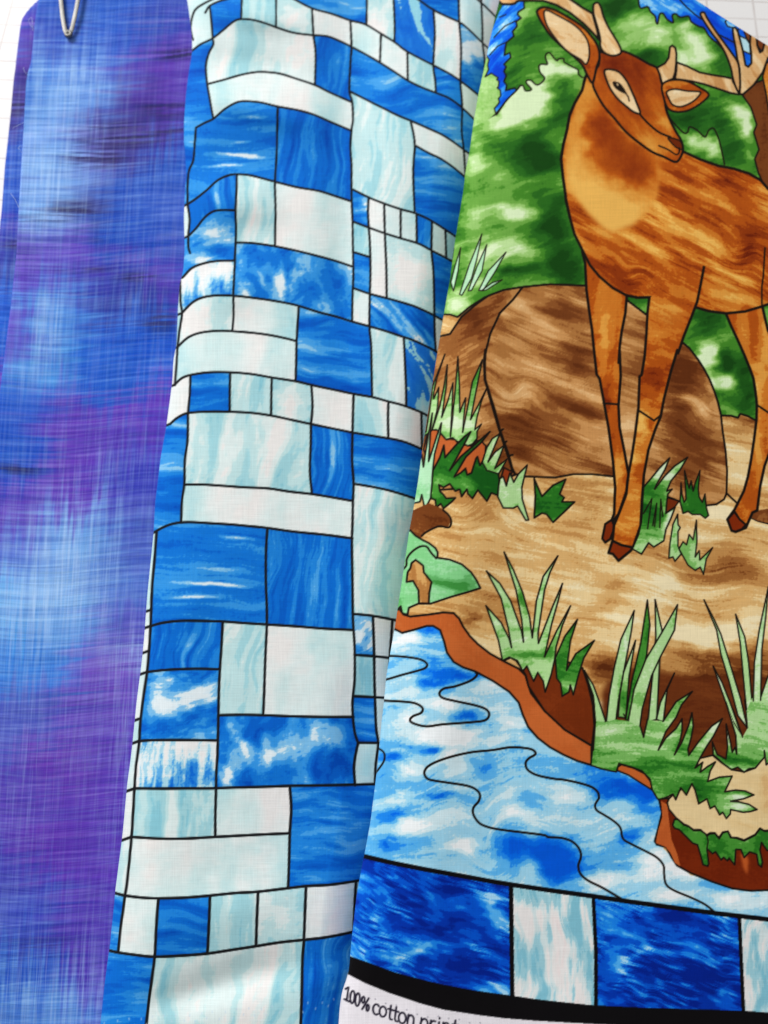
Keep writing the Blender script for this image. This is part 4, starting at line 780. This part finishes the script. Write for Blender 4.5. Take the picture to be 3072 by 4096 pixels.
# ---------------------------------------------------------------- setting: white gridded cutting table
def build_table():
    m, nt, b = nodes_of('gridded_white_board')
    tc = N(nt, 'ShaderNodeTexCoord'); mp = N(nt, 'ShaderNodeMapping'); mp.inputs['Rotation'].default_value = (0, 0, math.radians(3)); mp.inputs['Location'].default_value = (0.004, 0.009, 0)
    nt.links.new(tc.outputs['Object'], mp.inputs[0])
    sx = N(nt, 'ShaderNodeSeparateXYZ'); nt.links.new(mp.outputs[0], sx.inputs[0])
    lines = None
    for k in (0, 1):
        f = math_node(nt, 'FRACT', math_node(nt, 'MULTIPLY', sx.outputs[k], 1 / (0.0254 if k == 0 else 0.0127)))
        d = math_node(nt, 'ABSOLUTE', math_node(nt, 'SUBTRACT', f, 0.5))
        l = math_node(nt, 'LESS_THAN', d, 0.022 if k == 0 else 0.036)
        lines = l if lines is None else math_node(nt, 'MAXIMUM', lines, l)
    nz = N(nt, 'ShaderNodeTexNoise'); nz.inputs['Scale'].default_value = 40; nt.links.new(tc.outputs['Object'], nz.inputs['Vector'])
    fac = math_node(nt, 'MULTIPLY', lines, math_node(nt, 'MULTIPLY', nz.outputs[0], .9))
    mx = N(nt, 'ShaderNodeMix', data_type='RGBA'); nt.links.new(fac, mx.inputs['Factor'])
    mx.inputs['A'].default_value = (0.80, 0.78, 0.765, 1); mx.inputs['B'].default_value = (0.42, 0.34, 0.31, 1)
    nt.links.new(mx.outputs['Result'], b.inputs['Base Color']); b.inputs['Roughness'].default_value = 0.55
    me = bpy.data.meshes.new('table_top')
    s = 0.9; t = 0.02
    v = [(x, y, z) for z in (-t, 0) for x, y in ((-s, -s), (s, -s), (s, s), (-s, s))]
    me.from_pydata(v, [], [(4, 5, 6, 7), (3, 2, 1, 0), (0, 1, 5, 4), (1, 2, 6, 5), (2, 3, 7, 6), (3, 0, 4, 7)]); me.materials.append(m)
    o = bpy.data.objects.new('table_top', me); col.objects.link(o)
    o['kind'] = 'structure'; o['label'] = 'white board with faint printed grid lines under the fabrics'
build_table()

Z_VIOLET, Z_TILE, Z_DEER = 0.0085, 0.0240, 0.0405
white_back = plain_cotton('white_cotton_layers', (0.72, 0.74, 0.76))

# ---------------------------------------------------------------- violet crosshatch cotton
WASH = [(300,60,45,92,182),(200,150,60,80,175),(450,100,48,96,190),(620,120,60,80,170),(620,250,88,62,164),(700,200,80,58,158),(250,400,122,168,224),(370,330,100,140,210),(180,280,70,120,200),(560,420,72,48,132),(680,440,80,60,160),(450,520,66,56,120),(330,560,110,110,190),(600,560,70,55,140),(180,620,150,182,234),(270,640,110,135,205),(680,640,44,92,182),(250,800,118,158,220),(140,800,140,176,230),(330,850,60,60,130),(550,850,38,82,180),(690,840,70,100,185),(150,950,88,82,180),(500,950,30,78,178),(300,1050,92,62,178),(130,1100,92,66,180),(600,1080,92,64,172),(690,1000,60,80,170),(180,1250,80,150,220),(250,1200,74,130,210),(500,1170,44,62,140),(400,1130,60,60,160),(550,1350,32,86,190),(150,1450,80,160,226),(400,1500,40,96,194),(60,1350,96,80,185),(250,1650,90,64,174),(550,1700,92,62,176),(100,1600,44,92,190),(350,1800,94,64,178),(500,1850,60,66,172),(60,1850,34,84,186),(250,1950,94,62,174),(600,1950,72,76,176),(60,2000,96,72,180),(300,2150,112,168,226),(230,2320,166,198,240),(80,2200,90,110,200),(70,2430,74,162,232),(250,2450,120,172,228),(450,2300,84,116,194),(560,2150,80,100,185),(500,2500,92,92,184),(150,2650,66,132,214),(450,2720,106,80,184),(530,2620,130,120,205),(350,2850,94,76,180),(90,2880,84,96,186),(250,3050,96,62,172),(420,3050,90,66,176),(90,3200,84,70,176),(200,3400,88,54,168),(370,3450,86,62,174),(60,3500,70,70,172),(100,3650,64,78,180),(350,3700,80,62,172),(90,3880,48,94,192),(230,4020,84,140,212),(380,3930,78,60,172),(60,4080,70,120,200)]
def wash_colour(a, b):
    num = np.zeros(a.shape + (3,), np.float32); den = np.zeros(a.shape, np.float32) + 1e-6
    for x, y, r, g, bl in WASH:
        q = ((a - x) / 105) ** 2 + ((b - y) / 85) ** 2
        w = np.exp(-q) + 3e-4 / (1 + q * .3)
        num += w[..., None] * np.minimum(1, np.array([r * 1.06 + (8 if r > 75 and g < 90 else 0), g * 1.02, bl * 1.03]) / 255.); den += w
    return num / den[..., None]

def paint_violet(a, b):
    """space-dyed threads: every weft and warp thread carries the wash a little displaced along itself"""
    sm = lambda t, lo, hi: np.clip((t - lo) / (hi - lo), 0, 1) ** 2 * (3 - 2 * np.clip((t - lo) / (hi - lo), 0, 1))
    bb = b + 9 * np.sin(a / 120 + b / 700) + .03 * a + 10 * (fbm(a / 260, b / 260, 3, 2) - .5)
    aa = a + .07 * (b - 2000) + 8 * (fbm(a / 200, b / 300, 6, 2) - .5)
    h1 = vnoise(aa / 230, bb / 12, 1); h2 = vnoise(aa / 200, bb / 15, 2); h3 = vnoise(aa / 260, bb / 6.5, 3); h4 = vnoise(aa / 150, bb / 24, 13)
    v1 = vnoise(aa / 12, bb / 210, 4); v2 = vnoise(aa / 15, bb / 220, 5); v3 = vnoise(aa / 7, bb / 260, 6)
    cH = wash_colour(a + (h1 - .5) * 190 + (h2 - .5) * 130 + (h4 - .5) * 80, b + (fbm(a / 90, b / 90, 4, 2) - .5) * 90 + (h3 - .5) * 110)
    cV = wash_colour(a + (fbm(a / 90, b / 90, 7, 2) - .5) * 90, b + (v1 - .5) * 200 + (v2 - .5) * 140)
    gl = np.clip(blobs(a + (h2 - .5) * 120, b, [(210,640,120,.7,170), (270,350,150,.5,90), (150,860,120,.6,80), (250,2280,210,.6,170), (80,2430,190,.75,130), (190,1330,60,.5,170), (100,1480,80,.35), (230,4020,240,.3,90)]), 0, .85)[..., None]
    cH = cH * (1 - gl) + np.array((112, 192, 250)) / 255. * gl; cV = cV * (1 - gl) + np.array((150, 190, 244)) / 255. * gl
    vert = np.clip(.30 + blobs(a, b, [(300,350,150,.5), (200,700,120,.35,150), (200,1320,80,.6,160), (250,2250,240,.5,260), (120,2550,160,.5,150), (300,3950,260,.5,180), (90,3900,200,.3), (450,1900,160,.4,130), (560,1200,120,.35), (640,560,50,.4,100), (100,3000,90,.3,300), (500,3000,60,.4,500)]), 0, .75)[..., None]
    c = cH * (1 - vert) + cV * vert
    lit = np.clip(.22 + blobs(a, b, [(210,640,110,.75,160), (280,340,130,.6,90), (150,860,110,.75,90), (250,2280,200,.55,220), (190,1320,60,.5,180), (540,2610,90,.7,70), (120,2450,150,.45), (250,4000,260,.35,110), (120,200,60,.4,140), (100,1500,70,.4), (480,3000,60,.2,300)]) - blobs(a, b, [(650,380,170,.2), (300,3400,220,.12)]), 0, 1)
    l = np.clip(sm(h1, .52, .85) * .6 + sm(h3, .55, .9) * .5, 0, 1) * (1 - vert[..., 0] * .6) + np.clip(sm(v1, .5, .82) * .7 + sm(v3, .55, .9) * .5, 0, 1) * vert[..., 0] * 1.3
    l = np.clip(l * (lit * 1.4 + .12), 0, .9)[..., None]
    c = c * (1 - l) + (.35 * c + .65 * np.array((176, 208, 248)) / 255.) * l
    drk = np.clip(.16 + blobs(a, b, [(480,540,170,.9,50), (660,430,120,.6,40), (380,640,130,.8,40), (300,830,110,.7,34), (730,215,110,.8,36), (330,1080,130,.6,14), (560,1110,90,.7,20), (640,1290,90,.6,50), (200,880,150,.35,30), (60,1000,140,.25,200), (60,1880,120,.5,36), (700,520,80,.4,40), (300,2800,160,.25,40), (150,3780,200,.25,60)]), 0, 1)
    d = np.clip(sm(1 - h3, .42, .8) * .7 + sm(1 - h1, .45, .8) * .6, 0, 1) + .35 * sm(1 - v3, .55, .9) * vert[..., 0]
    d = np.clip(d * (drk * .95 + .14), 0, .85)[..., None]
    k = sm(drk, .2, .7)[..., None]
    ink = k * np.array((46, 36, 78)) / 255. + (1 - k) * (.4 * c + .6 * np.array((26, 50, 140)) / 255.)
    return c * (1 - d) + ink * d, np.stack([lit, vert[..., 0], drk], -1)

def crosshatch_cotton():
    """fine light and dark threads, weft and warp, over the space-dyed wash"""
    m, nt, b = nodes_of('violet_crosshatch_cotton')
    dye = N(nt, 'ShaderNodeAttribute', attribute_name='dye'); cl = N(nt, 'ShaderNodeAttribute', attribute_name='cloth'); th = N(nt, 'ShaderNodeAttribute', attribute_name='thread')
    sp = N(nt, 'ShaderNodeSeparateXYZ'); nt.links.new(th.outputs['Vector'], sp.inputs[0]); lit, vert, drk = sp.outputs
    def streak(scale, seed):
        mp = N(nt, 'ShaderNodeMapping'); mp.inputs['Scale'].default_value = scale; mp.inputs['Location'].default_value = (seed, seed * 1.7, 0)
        nt.links.new(cl.outputs['Vector'], mp.inputs[0])
        n = N(nt, 'ShaderNodeTexNoise'); n.inputs['Scale'].default_value = 1; n.inputs['Detail'].default_value = 1.5; n.inputs['Roughness'].default_value = .55
        nt.links.new(mp.outputs[0], n.inputs['Vector']); return n.outputs[0]
    def rng(s, lo, hi):
        n = N(nt, 'ShaderNodeMapRange'); n.interpolation_type = 'SMOOTHSTEP'; nt.links.new(s, n.inputs[0])
        n.inputs['From Min'].default_value = lo; n.inputs['From Max'].default_value = hi; return n.outputs[0]
    M = lambda op, x, y, c=False: math_node(nt, op, x, y, c)
    h = streak((28, 1150, 1), 1); h2 = streak((34, 560, 1), 5); v = streak((1150, 30, 1), 7); v2 = streak((560, 34, 1), 11)
    inv = M('SUBTRACT', 1.0, vert)
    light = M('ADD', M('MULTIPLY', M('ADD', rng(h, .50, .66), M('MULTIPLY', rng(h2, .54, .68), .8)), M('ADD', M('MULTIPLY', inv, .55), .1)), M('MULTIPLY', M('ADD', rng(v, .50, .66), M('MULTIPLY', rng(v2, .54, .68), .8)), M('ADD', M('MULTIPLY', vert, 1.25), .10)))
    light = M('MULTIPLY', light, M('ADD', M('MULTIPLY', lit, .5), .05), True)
    dark = M('ADD', rng(h, .50, .34), M('MULTIPLY', M('ADD', rng(v, .50, .34), rng(h2, .46, .32)), .45))
    dark = M('MULTIPLY', dark, M('ADD', M('MULTIPLY', drk, .4), .17), True)
    def mix(f, a, bcol, k):
        t = N(nt, 'ShaderNodeMix', data_type='RGBA'); t.inputs['Factor'].default_value = k; nt.links.new(dye.outputs['Color'], t.inputs['A']); t.inputs['B'].default_value = (*bcol, 1)
        n = N(nt, 'ShaderNodeMix', data_type='RGBA'); nt.links.new(f, n.inputs['Factor']); nt.links.new(a, n.inputs['A']); nt.links.new(t.outputs['Result'], n.inputs['B'])
        return n.outputs['Result']
    c = mix(dark, dye.outputs['Color'], (.010, .030, .17), .72)
    c = mix(light, c, (.50, .70, .98), .62)
    weave(nt, b, c)
    return m

GAIN = 0.94
def dyed(c, sat=1.12, gain=GAIN):
    l = c @ np.array([.3, .59, .11]); c = l[..., None] + (c - l[..., None]) * sat
    return srgb2lin(c) * gain
def build_violet():
    root = thing('folded_fabric', 'violet and blue crosshatch streaked cotton held by a metal clip', 'fabric', 'folded fabrics laid side by side')
    mat = crosshatch_cotton()
    def sheet(name, sil, right, nx, ny, wrap, rpx, r, z, shift):
        cv = Canvas(sil, right, -150, 4250, nx, ny, wrap, None)
        V = cloth_points(cv.A, cv.B, cv.U, sil, rpx, r, z, lambda a, b, u: 0.0012 * (fbm(a / 420, b / 420, 2, 2) - .5) * np.clip(u / 60, 0, 1))
        c, th = paint_violet(cv.A + shift[0], cv.B + shift[1]); c = dyed(c, 1.14)
        uv = np.stack([(cv.A - .055 * (cv.B - 2000) * -1 + shift[0]) * 1e-4, (-(cv.B + shift[1]) + 14 * np.sin(cv.A / 130) - .02 * cv.A) * 1e-4], -1)
        return mesh_grid(name, V, root, mat, c, uv, th)
    a = sheet('folded_layer', SIL_VIOLET, lambda b: EDGE_FLAP(b) + 220, 90, 1000, 160, 70, 0.0042, Z_VIOLET - 0.0007, (470, 130))
    b_ = sheet('top_layer', EDGE_FLAP, lambda b: SIL_TILE(b) + 150, 210, 1080, 4, 6, 0.0005, Z_VIOLET, (0, 0))
    bb = np.linspace(-130, 4200, 40)[:, None]; vv = np.linspace(0, 1, 8)[None, :]
    L0 = SIL_VIOLET(bb) + 60; A = L0 + vv * (SIL_TILE(bb) + 900 - L0)
    slab('inner_layers', root, white_back, A, bb + 0 * vv, Z_VIOLET - 0.0022, 0.0004)
    # loose threads along the cut edge
    tm = plain_cotton('loose_thread_cotton', (.62, .72, .9))
    for k, q in enumerate(((128,110, 118,90, 131,80, 133,125), (95,490, 72,510, 60,517, 52,515), (75,830, 62,800, 50,785, 44,773), (88,610, 78,600, 86,585), (110,300, 100,290, 96,270))):
        pts = crom(np.array(q, float).reshape(-1, 2), False, 5)
        W = to_plane(pts[:, 0], pts[:, 1], np.full(len(pts), Z_VIOLET + 0.0006))
        W[:, 2] += 0.0012 * np.sin(np.linspace(0, 3, len(pts)))
        cu = bpy.data.curves.new('t', 'CURVE'); cu.dimensions = '3D'; cu.bevel_depth = 0.00007; cu.bevel_resolution = 1
        sp = cu.splines.new('POLY'); sp.points.add(len(W) - 1)
        for p, w in zip(sp.points, W): p.co = (*w, 1)
        tmp = bpy.data.objects.new('t', cu); col.objects.link(tmp)
        me = bpy.data.meshes.new_from_object(tmp.evaluated_get(bpy.context.evaluated_depsgraph_get())); bpy.data.objects.remove(tmp)
        me.materials.clear(); me.materials.append(tm)
        o = bpy.data.objects.new('loose_thread', me); col.objects.link(o); o.parent = root
build_violet()

# ---------------------------------------------------------------- pane-print cotton (blue and white)
def bumps(L):
    def f(a, b, u):
        s = np.zeros_like(a)
        for x, y, rx, ry, ang, h in L:
            t = math.radians(ang); dx = a - x; dy = b - y
            p = dx * math.cos(t) + dy * math.sin(t); q = -dx * math.sin(t) + dy * math.cos(t)
            s += h * np.exp(-(p / rx) ** 2 - (q / ry) ** 2)
        return (1.3 * s + 0.0022 * (fbm(a / 380, b / 520, 4, 2) - .5)) * np.clip(u / 120, 0, 1)
    return f
def build_panes():
    root = thing('folded_fabric', 'blue and white cotton printed with black outlined rectangles, beside the violet cloth', 'fabric', 'folded fabrics laid side by side')
    cv = Canvas(SIL_TILE, lambda b: SIL_DEER(b) + 150, -150, 4250, 405, 1240, 160, None)
    paint_tiles(cv)
    f = bumps([(1010, 60, 190, 60, 12, .0030), (1000, 260, 260, 70, 10, -.0022), (1010, 430, 230, 70, 14, .0034), (960, 640, 220, 80, 8, -.0016), (930, 800, 190, 90, 10, .0026), (880, 1010, 150, 90, -25, -.0012), (870, 1180, 160, 90, -10, .0016),
               (1400, 250, 130, 420, -2, -.0024), (1600, 700, 120, 500, 0, .0016), (1390, 950, 90, 600, 0, -.0016), (1030, 1500, 200, 160, 5, .0014), (1000, 3900, 260, 80, -12, -.0022), (900, 3650, 300, 120, -8, .0016), (1430, 2950, 90, 330, 2, -.0030), (780, 3980, 200, 60, -14, -.0014)])
    V = cloth_points(cv.A, cv.B, cv.U, SIL_TILE, 230, 0.0072, Z_TILE, f)
    # the right side dips where the next bundle leans on it
    dip = np.clip((cv.A - (SIL_DEER(cv.B) - 130)) / 200, 0, 1) ** 1.5 * .0085; V[..., 2] -= dip
    uv = np.stack([cv.A * 1e-4, -cv.B * 1e-4], -1)
    mesh_grid('printed_layer', V, root, printed_cotton('pane_print_cotton'), dyed(cv.col, 1.06, .92), uv)
    bb = np.linspace(-120, 4200, 40)[:, None]; vv = np.linspace(0, 1, 8)[None, :]
    L0 = SIL_TILE(bb) + 210; A = L0 + vv * (SIL_DEER(bb) + 420 - L0)
    slab('inner_layers', root, white_back, A, bb + 0 * vv, Z_TILE - 0.0110, Z_VIOLET + 0.0008)
build_panes()

# ---------------------------------------------------------------- deer panel
def top_deer(v):
    a = 1838 + v * (3230 - 1838)
    return np.maximum(-150, (a - 2821) * .625)
def build_deer():
    root = thing('folded_fabric', 'cotton panel printed with a brown deer by a river, lettered white selvedge below', 'fabric', 'folded fabrics laid side by side')
    cv = Canvas(SIL_DEER, 3230, top_deer, 4250, 560, 1240, 160, None)
    paint_deer(cv)
    f = bumps([(2000, 200, 130, 260, 5, .0010), (1760, 2900, 120, 500, 6, .0018), (2100, 2600, 160, 700, 8, -.0010), (1900, 1500, 140, 500, 4, .0012), (1560, 3950, 160, 120, 20, -.0012), (2600, 1900, 500, 700, 0, .0014), (2800, 200, 300, 200, 30, .001)])
    V = cloth_points(cv.A, cv.B, cv.U, SIL_DEER, 330, 0.0082, Z_DEER, f)
    tt = cv.B - cv.B[:1]
    V[..., 2] -= 0.006 * np.clip(1 - tt / 26, 0, 1) ** 2 * (cv.A > 2300)      # far edge folds down
    uv = np.stack([cv.A * 1e-4, -cv.B * 1e-4], -1)
    mesh_grid('printed_layer', V, root, printed_cotton('deer_print_cotton'), dyed(cv.col), uv)
    bb = np.linspace(0, 1, 40)[:, None]; vv = np.linspace(0, 1, 8)[None, :]
    tp = np.maximum(-100, (2320 + vv * 880 - 2821) * .625) + 120
    Bq = tp + bb * (4200 - tp); L0 = SIL_DEER(Bq) + 320; A = L0 + vv * (3200 - L0)
    slab('inner_layers', root, white_back, A, Bq, Z_DEER - 0.0080, Z_TILE + 0.0006)
build_deer()

# ---------------------------------------------------------------- metal clip over the violet cloth
def build_clip():
    m, nt, b = nodes_of('brushed_nickel')
    tc = N(nt, 'ShaderNodeTexCoord'); mp = N(nt, 'ShaderNodeMapping'); mp.inputs['Scale'].default_value = (900, 120, 900); nt.links.new(tc.outputs['Object'], mp.inputs[0])
    nz = N(nt, 'ShaderNodeTexNoise'); nz.inputs['Scale'].default_value = 1; nz.inputs['Detail'].default_value = 4; nt.links.new(mp.outputs[0], nz.inputs['Vector'])
    cr = N(nt, 'ShaderNodeValToRGB'); cr.color_ramp.elements[0].color = (.085, .082, .075, 1); cr.color_ramp.elements[1].color = (.23, .222, .208, 1); nt.links.new(nz.outputs[0], cr.inputs[0])
    nt.links.new(cr.outputs[0], b.inputs['Base Color']); b.inputs['Metallic'].default_value = 1; b.inputs['Roughness'].default_value = .5
    A = frame(0, 0, .6172)
    # centre line of the bent strip: up one leg, round the far end, back down the other
    path = crom(A(445,232, 425,205, 412,140, 403,60, 396,-30, 392,-120, 400,-200, 440,-250, 490,-240, 522,-180, 528,-100, 520,-20, 505,60, 488,130, 470,190, 452,228), False, 6)
    z = Z_VIOLET + 0.0011
    W = to_plane(path[:, 0], path[:, 1], np.full(len(path), z))
    s = np.linspace(0, 1, len(path)); W[:, 2] += 0.0012 * np.sin(s * math.pi) + 0.0009 * (s > .5) * np.sin(np.clip((s - .5) * 2, 0, 1) * math.pi)
    tan = np.gradient(W, axis=0); tan /= np.linalg.norm(tan, axis=1)[:, None]
    side = np.stack([-tan[:, 1], tan[:, 0], 0 * tan[:, 0]], -1); side /= np.linalg.norm(side, axis=1)[:, None]
    hw = 0.00108; th = 0.00032
    prof = [(-1, -.6), (-.86, -1), (.86, -1), (1, -.6), (1, .6), (.86, 1), (.3, 1.25), (-.3, 1.25), (-.86, 1), (-1, .6)]
    verts = []
    for p, sd_ in zip(W, side):
        for x, y in prof: verts.append(tuple(p + sd_ * x * hw + np.array([0, 0, y * th])))
    n = len(prof); faces = [(k * n + j, k * n + (j + 1) % n, (k + 1) * n + (j + 1) % n, (k + 1) * n + j) for k in range(len(W) - 1) for j in range(n)]
    faces += [tuple(range(n))[::-1], tuple(range((len(W) - 1) * n, len(W) * n))]
    root = thing('metal_clip', 'slim silver metal clip pinching the top of the violet fabric', 'clip')
    me = bpy.data.meshes.new('clip_strip'); me.from_pydata(verts, [], faces); me.materials.append(m)
    o = bpy.data.objects.new('clip_strip', me); col.objects.link(o); o.parent = root
    # rounded tip plate with a dimple where the two legs meet
    c = to_plane(np.array(446 * .6172), np.array(226 * .6172), np.array(z)); c = np.array(c).reshape(3)
    up = to_plane(np.array(450 * .6172), np.array(150 * .6172), np.array(z)).reshape(3) - c; up /= np.linalg.norm(up); rt = np.array([up[1], -up[0], 0])
    ring = []; K = 28
    for k in range(K):
        t = 2 * math.pi * k / K; y = math.sin(t); x = math.cos(t)
        ring.append((x * (0.0021 if y < 0 else 0.0021 - .0004 * y), y * (0.0021 if y < 0 else 0.0024)))
    vs, fs = [], []
    for sc, h in ((1, -.0001), (1, .0009), (.88, .0012), (.34, .00125), (.20, .0007), (.02, .00065)):
        for x, y in ring: vs.append(tuple(c + rt * x * sc + up * y * sc + np.array([0, 0, h])))
    for r in range(5):
        for k in range(K): fs.append((r * K + k, r * K + (k + 1) % K, (r + 1) * K + (k + 1) % K, (r + 1) * K + k))
    fs.append(tuple(range(5 * K, 6 * K)))
    me = bpy.data.meshes.new('clip_tip'); me.from_pydata(vs, [], fs); me.materials.append(m)
    for p in me.polygons: p.use_smooth = True
    o = bpy.data.objects.new('clip_tip', me); col.objects.link(o); o.parent = root
build_clip()
